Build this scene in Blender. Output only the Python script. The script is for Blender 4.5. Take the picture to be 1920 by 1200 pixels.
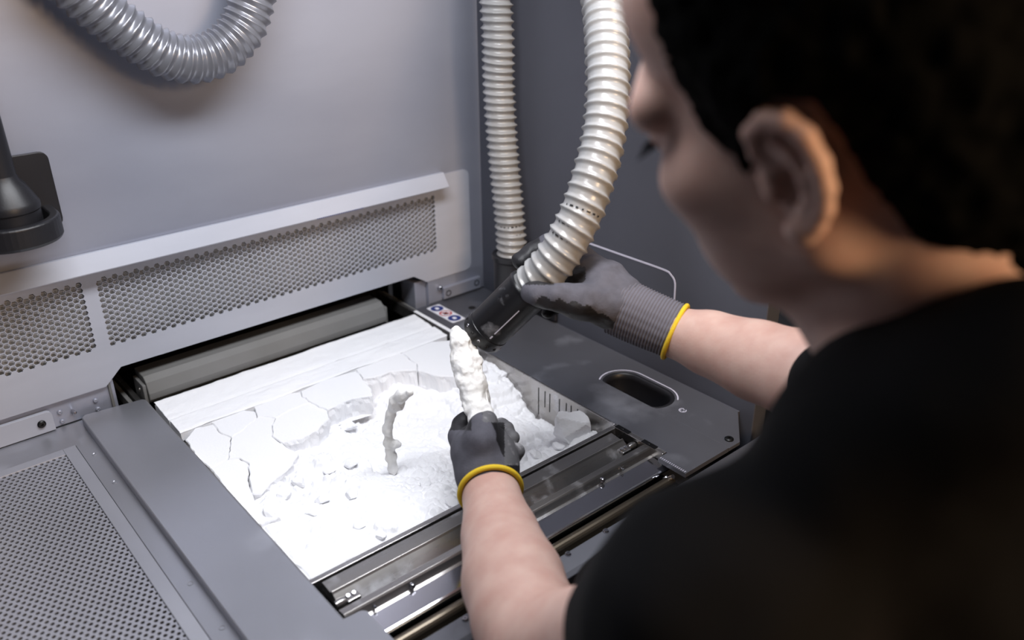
import bpy, bmesh, math, random
import numpy as np
from mathutils import Vector, Matrix
random.seed(7); rng = np.random.default_rng(11)
scene = bpy.context.scene
COL = scene.collection
for o in list(bpy.data.objects): bpy.data.objects.remove(o)

# ------------------------------------------------------------------ camera (fitted to the photograph, metres; deck top is z = 0)
FPX, PITCH, YAW, ROLL, HC = 1621.1, math.radians(25.612), math.radians(39.941), math.radians(.5024), .65
_fh = np.array([math.sin(YAW), math.cos(YAW), 0.]); _r = np.array([math.cos(YAW), -math.sin(YAW), 0.]); _z = np.array([0, 0, 1.])
FW = math.cos(PITCH)*_fh - math.sin(PITCH)*_z
_d = -math.sin(PITCH)*_fh - math.cos(PITCH)*_z
RT = math.cos(ROLL)*_r + math.sin(ROLL)*_d
DN = -math.sin(ROLL)*_r + math.cos(ROLL)*_d
CAM = np.array([0, 0, HC])
cd = bpy.data.cameras.new('camera'); cam = bpy.data.objects.new('camera', cd); COL.objects.link(cam)
cam.matrix_world = Matrix(((RT[0], -DN[0], -FW[0], 0), (RT[1], -DN[1], -FW[1], 0), (RT[2], -DN[2], -FW[2], HC), (0, 0, 0, 1)))
cd.sensor_width = 36; cd.lens = FPX/1920*36; cd.clip_start = .02; cd.clip_end = 50
cd.dof.use_dof = True; cd.dof.focus_distance = 1.12; cd.dof.aperture_fstop = 3.0
scene.camera = cam
scene.view_settings.view_transform = 'Standard'; scene.view_settings.look = 'None'
scene.view_settings.gamma = 1; scene.view_settings.use_curve_mapping = False
scene.view_settings.exposure = 0.0
w = bpy.data.worlds.new('room'); scene.world = w; w.use_nodes = True
w.node_tree.nodes['Background'].inputs[0].default_value = (.55, .55, .62, 1)
w.node_tree.nodes['Background'].inputs[1].default_value = .035

def area(name, loc, target, sx, sy, power, color):
    l = bpy.data.lights.new(name, 'AREA'); l.shape = 'RECTANGLE'; l.size = sx; l.size_y = sy; l.energy = power; l.color = color
    o = bpy.data.objects.new(name, l); COL.objects.link(o); o.location = loc
    v = Vector(target) - Vector(loc); o.rotation_euler = v.to_track_quat('-Z', 'Y').to_euler()
    return o
# LED bar under the cabin ceiling, and one warm standing lamp behind the worker
area('cabin_led_light', (.50, .64, 1.03), (.52, .96, .1), .95, .32, 21.5, (.93, .95, 1.0))
area('hall_lamp_light', (.54, -.72, .84), (.45, .17, .45), .45, .45, 15, (1.0, .68, .40))

# ------------------------------------------------------------------ pixel helpers (photo pixel -> point at a known plane or depth)
def ray(x, y): return (x-960)*RT + (y-600)*DN + FPX*FW
def az(x, y, v=0.): d = ray(x, y); return CAM + d*(v-CAM[2])/d[2]
def ay(x, y, v): d = ray(x, y); return CAM + d*(v-CAM[1])/d[1]
def ax(x, y, v): d = ray(x, y); return CAM + d*(v-CAM[0])/d[0]
def ad(x, y, D): return CAM + ray(x, y)*D/FPX

# ------------------------------------------------------------------ materials
def lin(c):
    return tuple((v/12.92 if v <= .04045 else ((v+.055)/1.055)**2.4) for v in (x/255. for x in c))
def mat(name, col, rough=.5, metal=0., col2=None, nscale=8., stretch=(1, 1, 1), bump=0., bscale=60., bstretch=(1, 1, 1), dust=0., dscale=25., dcol=(225, 226, 232), rvar=0., spec=.5, sss=0., coat=0., alpha=1., trans=0., detail=6):
    m = bpy.data.materials.new(name); m.use_nodes = True; nt = m.node_tree; N = nt.nodes; L = nt.links
    b = N['Principled BSDF']
    b.inputs['Base Color'].default_value = (*lin(col), 1); b.inputs['Roughness'].default_value = rough; b.inputs['Metallic'].default_value = metal
    b.inputs['Specular IOR Level'].default_value = spec; b.inputs['Coat Weight'].default_value = coat
    b.inputs['Transmission Weight'].default_value = trans; b.inputs['Alpha'].default_value = alpha
    if sss: b.inputs['Subsurface Weight'].default_value = sss; b.inputs['Subsurface Radius'].default_value = (.012, .005, .003); b.inputs['Subsurface Scale'].default_value = 1.
    tc = N.new('ShaderNodeTexCoord')
    def noise(sc, st, det=detail):
        mp = N.new('ShaderNodeMapping'); mp.inputs['Scale'].default_value = st; L.new(tc.outputs['Object'], mp.inputs[0])
        n = N.new('ShaderNodeTexNoise'); n.inputs['Scale'].default_value = sc; n.inputs['Detail'].default_value = det; L.new(mp.outputs[0], n.inputs['Vector']); return n
    cur = None
    if col2 is not None:
        n = noise(nscale, stretch); r = N.new('ShaderNodeValToRGB'); r.color_ramp.elements[0].position = .32; r.color_ramp.elements[1].position = .68
        r.color_ramp.elements[0].color = (*lin(col), 1); r.color_ramp.elements[1].color = (*lin(col2), 1)
        L.new(n.outputs['Fac'], r.inputs[0]); cur = r.outputs[0]
        if rvar:
            mr = N.new('ShaderNodeMapRange'); mr.inputs[1].default_value = .3; mr.inputs[2].default_value = .7; mr.inputs[3].default_value = rough-rvar; mr.inputs[4].default_value = rough+rvar
            L.new(n.outputs['Fac'], mr.inputs[0]); L.new(mr.outputs[0], b.inputs['Roughness'])
    if dust:
        n = noise(dscale, (1, 1, 1), 10); r = N.new('ShaderNodeValToRGB'); r.color_ramp.elements[0].position = 1-dust*.62; r.color_ramp.elements[1].position = min(1., 1-dust*.62+.22)
        r.color_ramp.elements[0].color = (0, 0, 0, 1); r.color_ramp.elements[1].color = (1, 1, 1, 1); L.new(n.outputs['Fac'], r.inputs[0])
        mx = N.new('ShaderNodeMix'); mx.data_type = 'RGBA'; L.new(r.outputs[0], mx.inputs['Factor'])
        if cur is not None: L.new(cur, mx.inputs['A'])
        else: mx.inputs['A'].default_value = (*lin(col), 1)
        mx.inputs['B'].default_value = (*lin(dcol), 1); cur = mx.outputs['Result']
        if metal:
            s = N.new('ShaderNodeMath'); s.operation = 'MULTIPLY_ADD'; s.inputs[1].default_value = -metal; s.inputs[2].default_value = metal; L.new(r.outputs[0], s.inputs[0]); L.new(s.outputs[0], b.inputs['Metallic'])
    if cur is not None: L.new(cur, b.inputs['Base Color'])
    if bump:
        n = noise(bscale, bstretch); bp = N.new('ShaderNodeBump'); bp.inputs['Strength'].default_value = bump; bp.inputs['Distance'].default_value = .002
        L.new(n.outputs['Fac'], bp.inputs['Height']); L.new(bp.outputs[0], b.inputs['Normal'])
    return m
def wave_bump(m, scale, direction='X', strength=.5, dist=.0012):
    nt = m.node_tree; N = nt.nodes; L = nt.links; tc = N.new('ShaderNodeTexCoord'); wv = N.new('ShaderNodeTexWave')
    wv.inputs['Scale'].default_value = scale; wv.bands_direction = direction; wv.inputs['Distortion'].default_value = .3
    L.new(tc.outputs['Object'], wv.inputs['Vector']); bp = N.new('ShaderNodeBump'); bp.inputs['Strength'].default_value = strength; bp.inputs['Distance'].default_value = dist
    L.new(wv.outputs['Fac'], bp.inputs['Height']); L.new(bp.outputs[0], N['Principled BSDF'].inputs['Normal'])
M = {}
M['wall'] = mat('satin grey painted steel', (152, 155, 169), .42, .35, col2=(162, 165, 178), nscale=2.2, stretch=(1, 1, 3), rvar=.06, bump=.03, bscale=700)
M['panel'] = mat('light grey vent sheet', (170, 172, 182), .62, 0., col2=(178, 180, 190), nscale=5, stretch=(1, 1, 4))
M['grille'] = mat('pale perforated sheet', (200, 200, 206), .5, .25, col2=(186, 186, 190), nscale=60)
M['filter'] = mat('off white filter cloth', (222, 221, 219), .85, 0, col2=(210, 209, 206), nscale=30)
M['darkwall'] = mat('charcoal powder coat', (74, 76, 86), .62, 0, col2=(80, 82, 92), nscale=4, bump=.05, bscale=900)
M['deck'] = mat('dark satin deck steel', (97, 98, 105), .42, .5, col2=(111, 112, 119), nscale=3, stretch=(1, 1, 1), rvar=.06, bump=.05, bscale=900, dust=.74, dscale=9, dcol=(140, 142, 150))
M['plate'] = mat('grey satin cover steel', (164, 165, 172), .36, .7, col2=(178, 179, 186), nscale=3, rvar=.05, bump=.04, bscale=900, dust=.72, dscale=7, dcol=(165, 167, 178))
M['sieve'] = mat('grey perforated steel', (164, 165, 173), .42, .5, col2=(178, 179, 187), nscale=4, rvar=.04)
M['steel'] = mat('brushed stainless steel', (176, 174, 174), .28, .9, col2=(160, 156, 152), nscale=3, stretch=(.4, 8, 8), rvar=.08, dust=.68, dscale=18)
M['bronze'] = mat('brown tinted steel', (124, 116, 104), .3, .85, col2=(108, 98, 84), nscale=4, stretch=(.4, 8, 8), rvar=.06, dust=.66, dscale=16)
M['smooth'] = mat('polished stainless sheet', (228, 228, 232), .14, 1., col2=(216, 216, 221), nscale=2)
M['roller'] = mat('dusty grey bar', (128, 127, 126), .7, .1, col2=(112, 111, 108), nscale=6, dust=.4, dscale=30)
M['black'] = mat('black rubber plastic', (24, 24, 28), .42, 0, col2=(30, 30, 34), nscale=12, bump=.05, bscale=500)
M['nozzle'] = mat('black nozzle plastic', (20, 20, 23), .34, 0, bump=.05, bscale=400, dust=.66, dscale=38, dcol=(150, 150, 155))
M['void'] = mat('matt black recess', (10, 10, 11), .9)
M['hose'] = mat('pale grey ribbed hose', (158, 158, 158), .30, 0., col2=(147, 147, 147), nscale=20, spec=.6, coat=.2)
M['wirehose'] = mat('silver ribbed hose', (142, 143, 150), .28, .5, col2=(122, 124, 132), nscale=12, spec=.6)
M['powder'] = mat('white polymer powder', (247, 247, 249), .95, 0, bump=.35, bscale=260, spec=.1)
M['caked'] = mat('caked white powder', (247, 247, 249), .95, 0, bump=.25, bscale=350, spec=.1)
M['cream'] = mat('powder crusted part', (240, 239, 238), .9, 0, col2=(231, 229, 224), nscale=40, bump=.5, bscale=160, spec=.15)
M['white'] = mat('white print', (214, 212, 228), .6)
M['sticker'] = mat('white sticker', (232, 232, 238), .45)
M['blue'] = mat('safety blue print', (34, 52, 122), .45)
M['red'] = mat('safety red print', (190, 52, 48), .45)
M['ink'] = mat('black print', (20, 18, 20), .5)
M['screw'] = mat('zinc screw', (190, 190, 196), .22, 1.)
M['blackscrew'] = mat('black screw', (16, 16, 18), .4, .3)
M['skin'] = mat('skin', (196, 164, 152), .55, 0, col2=(184, 146, 134), nscale=38, bump=.12, bscale=420, sss=.12, spec=.35)
M['hair'] = mat('black hair', (2, 2, 2), .9, 0, bump=.2, bscale=300, bstretch=(1, 1, .2), spec=.06)
M['shirt'] = mat('black cotton shirt', (4, 4, 6), .92, 0, bump=.2, bscale=900, spec=.15)
M['trouser'] = mat('dark work trousers', (20, 21, 26), .9)
M['knit'] = mat('grey knit glove', (92, 91, 99), .85, 0, col2=(82, 81, 88), nscale=90, bump=.3, bscale=900, spec=.2)
M['coat'] = mat('black glove coating', (28, 27, 30), .55, 0, bump=.25, bscale=300, dust=.6, dscale=60, dcol=(95, 94, 96))
M['tipcoat'] = mat('powder dusted fingertip coating', (92, 91, 94), .7, 0, bump=.25, bscale=300, dust=.74, dscale=70, dcol=(165, 163, 165))
M['cuff'] = mat('ribbed grey cuff', (104, 102, 110), .88, 0, spec=.2)
M['hem'] = mat('yellow hem thread', (222, 186, 36), .8, 0, bump=.4, bscale=900)
M['concrete'] = mat('dark hall floor', (58, 58, 62), .7, 0, col2=(66, 66, 70), nscale=3)
M['lampglass'] = mat('lamp cover', (230, 232, 240), .4)

# ------------------------------------------------------------------ object helpers
def props(o, label=None, cat=None, group=None, kind=None):
    if label: o['label'] = label
    if cat: o['category'] = cat
    if group: o['group'] = group
    if kind: o['kind'] = kind
    return o
def empty(name, loc, label=None, cat=None, group=None):
    o = bpy.data.objects.new(name, None); COL.objects.link(o); o.location = [float(v) for v in loc]; o.empty_display_size = .02
    return props(o, label, cat, group)
def world_loc(o):
    v = Vector((0, 0, 0))
    while o is not None: v = v + o.location; o = o.parent
    return v
def link(name, me, m, parent=None, loc=(0, 0, 0)):
    """loc is a world position of the mesh origin (parents carry translation only)"""
    o = bpy.data.objects.new(name, me); COL.objects.link(o)
    ms = m if isinstance(m, (list, tuple)) else [m]
    if len(me.materials) == 0:
        for k in ms: me.materials.append(k)
    p = Vector([float(v) for v in loc])
    if parent is not None: o.parent = parent; p = p - world_loc(parent)
    o.location = p
    return o
def mesh(name, V, F, smooth=False):
    me = bpy.data.meshes.new(name); me.from_pydata([tuple(map(float, v)) for v in V], [], F); me.update()
    if smooth: me.shade_smooth()
    return me
def npmesh(name, V, Q, smooth=True):
    """fast quad mesh from arrays"""
    V = np.asarray(V, np.float32); Q = np.asarray(Q, np.int32)
    me = bpy.data.meshes.new(name); me.vertices.add(len(V)); me.vertices.foreach_set('co', V.ravel())
    n, k = Q.shape; me.loops.add(n*k); me.loops.foreach_set('vertex_index', Q.ravel())
    me.polygons.add(n); me.polygons.foreach_set('loop_start', np.arange(0, n*k, k, dtype=np.int32))
    me.update(calc_edges=True); me.validate()
    if smooth: me.shade_smooth()
    return me
def bev(o, wd=.001, seg=2):
    b = o.modifiers.new('edge', 'BEVEL'); b.width = wd; b.segments = seg; b.limit_method = 'ANGLE'; b.angle_limit = math.radians(40); return o
def box(name, a, b, m, parent=None, bevel=.0008):
    x0, y0, z0 = a; x1, y1, z1 = b; cx, cy, cz = (x0+x1)/2, (y0+y1)/2, (z0+z1)/2
    V = [(x-cx, y-cy, z-cz) for x in (x0, x1) for y in (y0, y1) for z in (z0, z1)]
    F = [(0, 1, 3, 2), (4, 6, 7, 5), (0, 4, 5, 1), (2, 3, 7, 6), (0, 2, 6, 4), (1, 5, 7, 3)]
    o = link(name, mesh(name, V, F), m, parent, (cx, cy, cz))
    return bev(o, bevel) if bevel else o
def prism_x(name, prof, x0, x1, m, parent=None, bevel=.0008, smooth=False):
    """closed (y,z) profile extruded along x"""
    n = len(prof); oy, oz = prof[0]
    V = [(x0, y-oy, z-oz) for y, z in prof] + [(x1, y-oy, z-oz) for y, z in prof]
    F = [(i, (i+1) % n, n+(i+1) % n, n+i) for i in range(n)] + [tuple(range(n-1, -1, -1)), tuple(range(n, 2*n))]
    me = mesh(name, V, F); bm = bmesh.new(); bm.from_mesh(me); bmesh.ops.recalc_face_normals(bm, faces=bm.faces); bm.to_mesh(me); bm.free()
    o = link(name, me, m, parent, (0, oy, oz))
    return bev(o, bevel) if bevel else o
def sheet(name, outer, holes, plane, c0, c1, m, parent=None, bevel=.0006):
    """flat plate with holes; outline in 2D; plane 'z' (x,y) , 'y' (x,z) or 'x' (y,z); thickness c0..c1"""
    bm = bmesh.new(); edges = []
    def v3(p, c):
        return (p[0], p[1], c) if plane == 'z' else ((p[0], c, p[1]) if plane == 'y' else (c, p[0], p[1]))
    for loop in [outer]+list(holes):
        vs = [bm.verts.new(v3(p, c0)) for p in loop]
        edges += [bm.edges.new((vs[i], vs[(i+1) % len(vs)])) for i in range(len(vs))]
    bmesh.ops.triangle_fill(bm, use_beauty=True, use_dissolve=False, edges=edges)
    ex = bmesh.ops.extrude_face_region(bm, geom=list(bm.faces))
    vs = [e for e in ex['geom'] if isinstance(e, bmesh.types.BMVert)]
    bmesh.ops.translate(bm, verts=vs, vec=Vector(v3((0, 0), c1-c0)))
    bmesh.ops.recalc_face_normals(bm, faces=bm.faces)
    me = bpy.data.meshes.new(name); bm.to_mesh(me); bm.free()
    o = link(name, me, m, parent)
    return bev(o, bevel) if bevel else o
def frame_for(d):
    d = np.asarray(d, float); d = d/np.linalg.norm(d)
    u = np.cross(d, [0, 0, 1.]) if abs(d[2]) < .95 else np.cross(d, [1., 0, 0])
    u /= np.linalg.norm(u); return d, u, np.cross(d, u)
def lathe(name, a, b, prof, m, parent=None, seg=32, smooth=True, angle=35):
    """prof: list of (t along a->b in metres, radius)"""
    a = np.asarray(a, float); d, u, v = frame_for(np.asarray(b, float)-a)
    V, F = [], []
    for t, r in prof:
        for k in range(seg):
            an = 2*math.pi*k/seg; V.append(d*t + r*(math.cos(an)*u+math.sin(an)*v))
    n = len(prof)
    for i in range(n-1):
        for k in range(seg):
            F.append((i*seg+k, i*seg+(k+1) % seg, (i+1)*seg+(k+1) % seg, (i+1)*seg+k))
    F.append(tuple(range(seg-1, -1, -1))); F.append(tuple((n-1)*seg+k for k in range(seg)))
    me = mesh(name, V, F, smooth)
    bm = bmesh.new(); bm.from_mesh(me); bmesh.ops.recalc_face_normals(bm, faces=bm.faces)
    for e in bm.edges:
        if len(e.link_faces) == 2 and e.calc_face_angle(0) > math.radians(angle): e.smooth = False
    bm.to_mesh(me); bm.free()
    return link(name, me, m, parent, a)
def spline(P, n):
    P = np.asarray(P, float); P = np.vstack([2*P[0]-P[1], P, 2*P[-1]-P[-2]]); out = []
    for i in range(1, len(P)-2):
        t = np.linspace(0, 1, 40, endpoint=(i == len(P)-3))[:, None]; p0, p1, p2, p3 = P[i-1:i+3]
        out.append(.5*((2*p1)+(-p0+p2)*t+(2*p0-5*p1+4*p2-p3)*t*t+(-p0+3*p1-3*p2+p3)*t**3))
    Q = np.vstack(out); s = np.r_[0, np.cumsum(np.linalg.norm(np.diff(Q, axis=0), axis=1))]
    N = int(n) if n > 1 else max(2, int(round(s[-1]/n))); ss = np.linspace(0, s[-1], N)
    return np.stack([np.interp(ss, s, Q[:, k]) for k in range(3)], 1), ss
def sweep(name, P, step, rad, m, parent=None, seg=28, caps=True):
    """tube along spline P; rad is a number or f(s, theta) -> radius array"""
    C, S = spline(P, step); T = np.gradient(C, axis=0); T /= np.linalg.norm(T, axis=1)[:, None]
    _, u, v = frame_for(T[0]); org = C[0].copy(); th = np.arange(seg)*2*math.pi/seg; V = []
    for i in range(len(C)):
        u = u - T[i]*np.dot(u, T[i]); u /= np.linalg.norm(u); v = np.cross(T[i], u)
        r = rad(S[i], th) if callable(rad) else np.full(seg, rad)
        V.append(C[i]-org + r[:, None]*(np.cos(th)[:, None]*u+np.sin(th)[:, None]*v))
    n = len(C); V = np.vstack(V); k = np.arange(seg); Q = []
    for i in range(n-1):
        Q.append(np.stack([i*seg+k, i*seg+(k+1) % seg, (i+1)*seg+(k+1) % seg, (i+1)*seg+k], 1))
    me = npmesh(name, V, np.vstack(Q)[:, ::1])
    return link(name, me, m, parent, org)
def screw(name, pos, normal, r, h, m, parent):
    p = np.asarray(pos, float); n = np.asarray(normal, float)
    return lathe(name, p, p+n, [(-.001, r), (h*.55, r), (h, r*.72), (h, r*.32), (h*.45, r*.3)], m, parent, 14)
def along(P0, P1, t): return np.asarray(P0)*(1-t)+np.asarray(P1)*t

# ------------------------------------------------------------------ noise + implicit surfaces
_T = rng.random((48, 48, 48)).astype(np.float32)
def vnoise(p):
    i = np.floor(p).astype(np.int64); f = (p-i).astype(np.float32); f = f*f*(3-2*f); i %= 48; j = (i+1) % 48
    x0, y0, z0 = i[..., 0], i[..., 1], i[..., 2]; x1, y1, z1 = j[..., 0], j[..., 1], j[..., 2]; a, b, c = f[..., 0], f[..., 1], f[..., 2]
    return ((_T[x0, y0, z0]*(1-a)+_T[x1, y0, z0]*a)*(1-b)+(_T[x0, y1, z0]*(1-a)+_T[x1, y1, z0]*a)*b)*(1-c) + \
           ((_T[x0, y0, z1]*(1-a)+_T[x1, y0, z1]*a)*(1-b)+(_T[x0, y1, z1]*(1-a)+_T[x1, y1, z1]*a)*b)*c - .5
def fbm(p, oct=4):
    s = 0; a = 1.
    for k in range(oct): s = s + a*vnoise(p*(2**k)+17.3*k); a *= .5
    return s
class Field:
    def __init__(s, lo, hi, h):
        s.lo = np.asarray(lo, float); s.h = h; s.n = np.ceil((np.asarray(hi)-s.lo)/h).astype(int)+1
        s.F = np.full(s.n, .05, np.float32)
    def sub(s, lo, hi):
        a = np.clip(np.floor((np.asarray(lo)-s.lo)/s.h).astype(int), 0, s.n); b = np.clip(np.ceil((np.asarray(hi)-s.lo)/s.h).astype(int)+1, 0, s.n)
        sl = tuple(slice(a[k], b[k]) for k in range(3))
        g = np.meshgrid(*[s.lo[k]+s.h*np.arange(a[k], b[k]) for k in range(3)], indexing='ij')
        return sl, np.stack(g, -1).astype(np.float32)
    def put(s, sl, d, k, op):
        f = s.F[sl]
        if op == 'add':
            if k > 0: hh = np.clip(.5+.5*(f-d)/k, 0, 1); f = f*(1-hh)+d*hh-k*hh*(1-hh)
            else: f = np.minimum(f, d)
        else:
            d = -d
            if k > 0: hh = np.clip(.5+.5*(d-f)/k, 0, 1); f = f*(1-hh)+d*hh+k*hh*(1-hh)
            else: f = np.maximum(f, d)
        s.F[sl] = f
    def cap(s, a, b, ra, rb, k=.01, op='add'):
        a = np.asarray(a, float); b = np.asarray(b, float); R = max(ra, rb)+.05
        sl, p = s.sub(np.minimum(a, b)-R, np.maximum(a, b)+R)
        if p.size == 0: return
        ba = b-a; t = np.clip(((p-a)@ba)/max(ba@ba, 1e-9), 0, 1); d = np.linalg.norm(p-a-t[..., None]*ba, axis=-1)-(ra+(rb-ra)*t)
        s.put(sl, d.astype(np.float32), k, op)
    def chain(s, pts, k=.01):
        for (a, ra), (b, rb) in zip(pts[:-1], pts[1:]): s.cap(a, b, ra, rb, k)
    def ell(s, c, r, R=np.eye(3), k=.01, op='add'):
        """R columns are the ellipsoid's axes in world"""
        c = np.asarray(c, float); r = np.asarray(r, float); B = r.max()+.05
        sl, p = s.sub(c-B, c+B)
        if p.size == 0: return
        l = (p-c)@R; k0 = np.linalg.norm(l/r, axis=-1); k1 = np.linalg.norm(l/(r*r), axis=-1)
        s.put(sl, (k0*(k0-1)/np.maximum(k1, 1e-6)).astype(np.float32), k, op)
    def noise(s, amp, scale, oct=3):
        g = np.argwhere(np.abs(s.F) < .03); p = s.lo+g*s.h
        s.F[tuple(g.T)] += (amp*fbm(p*scale, oct)).astype(np.float32)
    def surface(s):
        F = s.F; S = F < 0; n = F.shape
        cs = [S[i:n[0]-1+i, j:n[1]-1+j, k:n[2]-1+k] for i in (0, 1) for j in (0, 1) for k in (0, 1)]
        cnt = sum(c.astype(np.int8) for c in cs); mk = (cnt > 0) & (cnt < 8); cells = np.argwhere(mk)
        idx = np.full(mk.shape, -1, np.int64); idx[mk] = np.arange(len(cells))
        acc = np.zeros((len(cells), 3)); num = np.zeros(len(cells))
        offs = [(i, j, k) for i in (0, 1) for j in (0, 1) for k in (0, 1)]
        for a in offs:
            for axs in range(3):
                if a[axs]: continue
                b = list(a); b[axs] = 1; pa = cells+np.array(a); pb = cells+np.array(b)
                fa = F[tuple(pa.T)]; fb = F[tuple(pb.T)]; c = (fa < 0) != (fb < 0)
                t = np.where(c, fa/np.where(c, fa-fb, 1), 0); acc += c[:, None]*(pa+t[:, None]*(pb-pa)); num += c
        V = s.lo+s.h*acc/num[:, None]; Q = []
        for axs in range(3):
            sl0 = [slice(1, -1)]*3; sl1 = [slice(1, -1)]*3; sl0[axs] = slice(0, -1); sl1[axs] = slice(1, None)
            A = S[tuple(sl0)]; B = S[tuple(sl1)]; e = np.argwhere(A != B); fl = A[tuple(e.T)]
            off = np.ones(3, int); off[axs] = 0; e = e+off
            u, v = [(1, 2), (2, 0), (0, 1)][axs]; du = np.zeros(3, int); du[u] = 1; dv = np.zeros(3, int); dv[v] = 1
            q = np.stack([idx[tuple((e-du-dv).T)], idx[tuple((e-dv).T)], idx[tuple(e.T)], idx[tuple((e-du).T)]], 1)
            q[~fl] = q[~fl][:, ::-1]; Q.append(q)
        return V, np.vstack(Q)
def relax(V, Q, it=2, lam=.5):
    E = np.vstack([Q[:, [0, 1]], Q[:, [1, 2]], Q[:, [2, 3]], Q[:, [3, 0]]])
    i = np.r_[E[:, 0], E[:, 1]]; j = np.r_[E[:, 1], E[:, 0]]; n = len(V); num = np.maximum(np.bincount(i, minlength=n), 1)[:, None]
    for _ in range(it):
        acc = np.stack([np.bincount(i, weights=V[j, k], minlength=n) for k in range(3)], 1); V = V+lam*(acc/num-V)
    return V

# ================================================================== STRUCTURE
YW, XW = 1.192, .925            # planes of the cabin's back wall and right wall
XR = .93
def wall(name, V, F, m):
    o = link(name, mesh(name, V, F), m); return props(o, kind='structure')
# back wall: solid sheet above the vent, a column at the right, the vent cavity behind the panel
def quads_y(rects, y):
    V, F = [], []
    for x0, z0, x1, z1 in rects:
        k = len(V); V += [(x0, y, z0), (x1, y, z0), (x1, y, z1), (x0, y, z1)]; F.append((k, k+1, k+2, k+3))
    return V, F
V, F = quads_y([(-.75, .215, XR, 1.06), (.86, -.0, XR, .215)], YW)
k = len(V); V += [(.86, YW, 0), (.86, YW, .215), (.86, YW+.05, .215), (.86, YW+.05, 0), (-.75, YW, .215), (-.75, YW+.05, .215)]
F += [(k, k+1, k+2, k+3), (k+1, k+4, k+5, k+2)]
wb = wall('wall_back', V, F, M['wall']); wb['label'] = 'satin grey sheet metal back wall of the cabin'
so = wb.modifiers.new('thick', 'SOLIDIFY'); so.thickness = .004; so.offset = 1
# right wall, charcoal, ends at the front opening
wr = sheet('wall_right', [(.577, -.16), (1.20, -.16), (1.20, 1.06), (.577, 1.06)], [], 'x', XW, XW+.03, M['darkwall'], bevel=.002)
props(wr, 'charcoal coated right side wall of the cabin', kind='structure')
# thin white outline printed on the right wall
a0, a1, a2, a3 = ax(1085, 449, XW), ax(1243, 505, XW), ax(1266, 535, XW), ax(1264, 575, XW)
pts = [a0, along(a0, a1, .5), a1, ax(1257, 514, XW), ax(1264, 524, XW), a2, a3, ax(1263, 640, XW)]
C, _ = spline(pts, 60); V = []; F = []
for i, c in enumerate(C):
    t = C[min(i+1, 59)]-C[max(i-1, 0)]; t /= np.linalg.norm(t); n = np.array([0, -t[2], t[1]])*.0014
    V += [c+n+np.array([-.0006, 0, 0]), c-n+np.array([-.0006, 0, 0]), c+n, c-n]
for i in range(59):
    a = 4*i; F += [(a, a+1, a+5, a+4), (a, a+4, a+6, a+2), (a+1, a+3, a+7, a+5)]
link('outline_print', mesh('outline_print', V, F), M['white'], wr)
# narrow slot strip at the back corner
box('corner_slot', (XR-.004, YW-.0015, .062), (XR+.001, YW+.004, .190), M['void'], wb, 0)
ce = box('ceiling', (-.75, .36, 1.06), (.96, 1.26, 1.09), M['wall'], None, .002); props(ce, 'grey metal ceiling of the cabin', kind='structure')
fl = box('floor', (-2.2, -2.2, -.95), (2.4, 1.6, -.92), M['concrete'], None, 0); props(fl, 'dark floor of the hall', kind='structure')
# the LED bar itself
lamp = empty('ceiling_lamp', (.50, .64, 1.06), 'long white LED bar under the cabin ceiling', 'lamp')
box('housing', (.0, .46, 1.045), (1.0, .82, 1.06), M['panel'], lamp)
for s_ in (-1, 1): box('end_cap', (.5+s_*.488-.012, .465, 1.036), (.5+s_*.488+.012, .815, 1.045), M['lampglass'], lamp)

# ================================================================== VENT PANEL
vp = empty('vent_panel', (.5, YW, .045), 'pale grey vent panel with two honeycomb grilles on the back wall', 'vent')
YP = YW-.003
def hexfield(x0, x1, z0, z1, y0, y1, pitch, hole, nring):
    """hex-hole sheet: columns along x, alternate columns shifted; nring solid cells around"""
    R = pitch/math.sqrt(3); dx = 1.5*R; V = []; F = []
    nc = int(round((x1-x0)/dx)); nr = int(round((z1-z0)/pitch))
    for c in range(-nring, nc+nring+1):
        for r in range(-nring, nr+nring):
            cx = x0+c*dx; cz = z0+(r+.5)*pitch+(pitch/2 if c % 2 else 0)
            solid = c < 0 or c > nc or r < 0 or r >= nr
            b = len(V); ang = [math.pi/3*k for k in range(6)]
            V += [(cx+R*math.cos(t), y0, cz+R*math.sin(t)) for t in ang]
            if solid: F.append(tuple(b+k for k in range(6))); continue
            h = hole
            V += [(cx+h*math.cos(t), y0, cz+h*math.sin(t)) for t in ang]; V += [(cx+h*math.cos(t), y1, cz+h*math.sin(t)) for t in ang]
            V += [(cx+R*math.cos(t), y1, cz+R*math.sin(t)) for t in ang]
            for k in range(6):
                n = (k+1) % 6; F += [(b+k, b+n, b+6+n, b+6+k), (b+6+k, b+6+n, b+12+n, b+12+k), (b+12+k, b+12+n, b+18+n, b+18+k)]
    return V, F
GZ0, GZ1 = .0975, .1985
G = [(.2645, .8205), (-.30, .2385)]
outer = [(-.70, .040), (.243, .040), (.268, .063), (.770, .063), (.797, .045), (.884, .045)]
outer += [(.897-.012+.012*math.cos(t), .057+.012*math.sin(t)) for t in np.linspace(-1.4, 0, 6)]
outer += [(.897-.012+.012*math.cos(t), .222+.012*math.sin(t)) for t in np.linspace(0, 1.5, 6)]
outer += [(-.70, .234)]
holes = [[(a-.006, GZ0-.0035), (b+.005, GZ0-.0035), (b+.005, GZ1+.0035), (a-.006, GZ1+.0035)] for a, b in G]
sheet('front_sheet', outer, holes, 'y', YP, YP-.0022, M['panel'], vp, 0)
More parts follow.
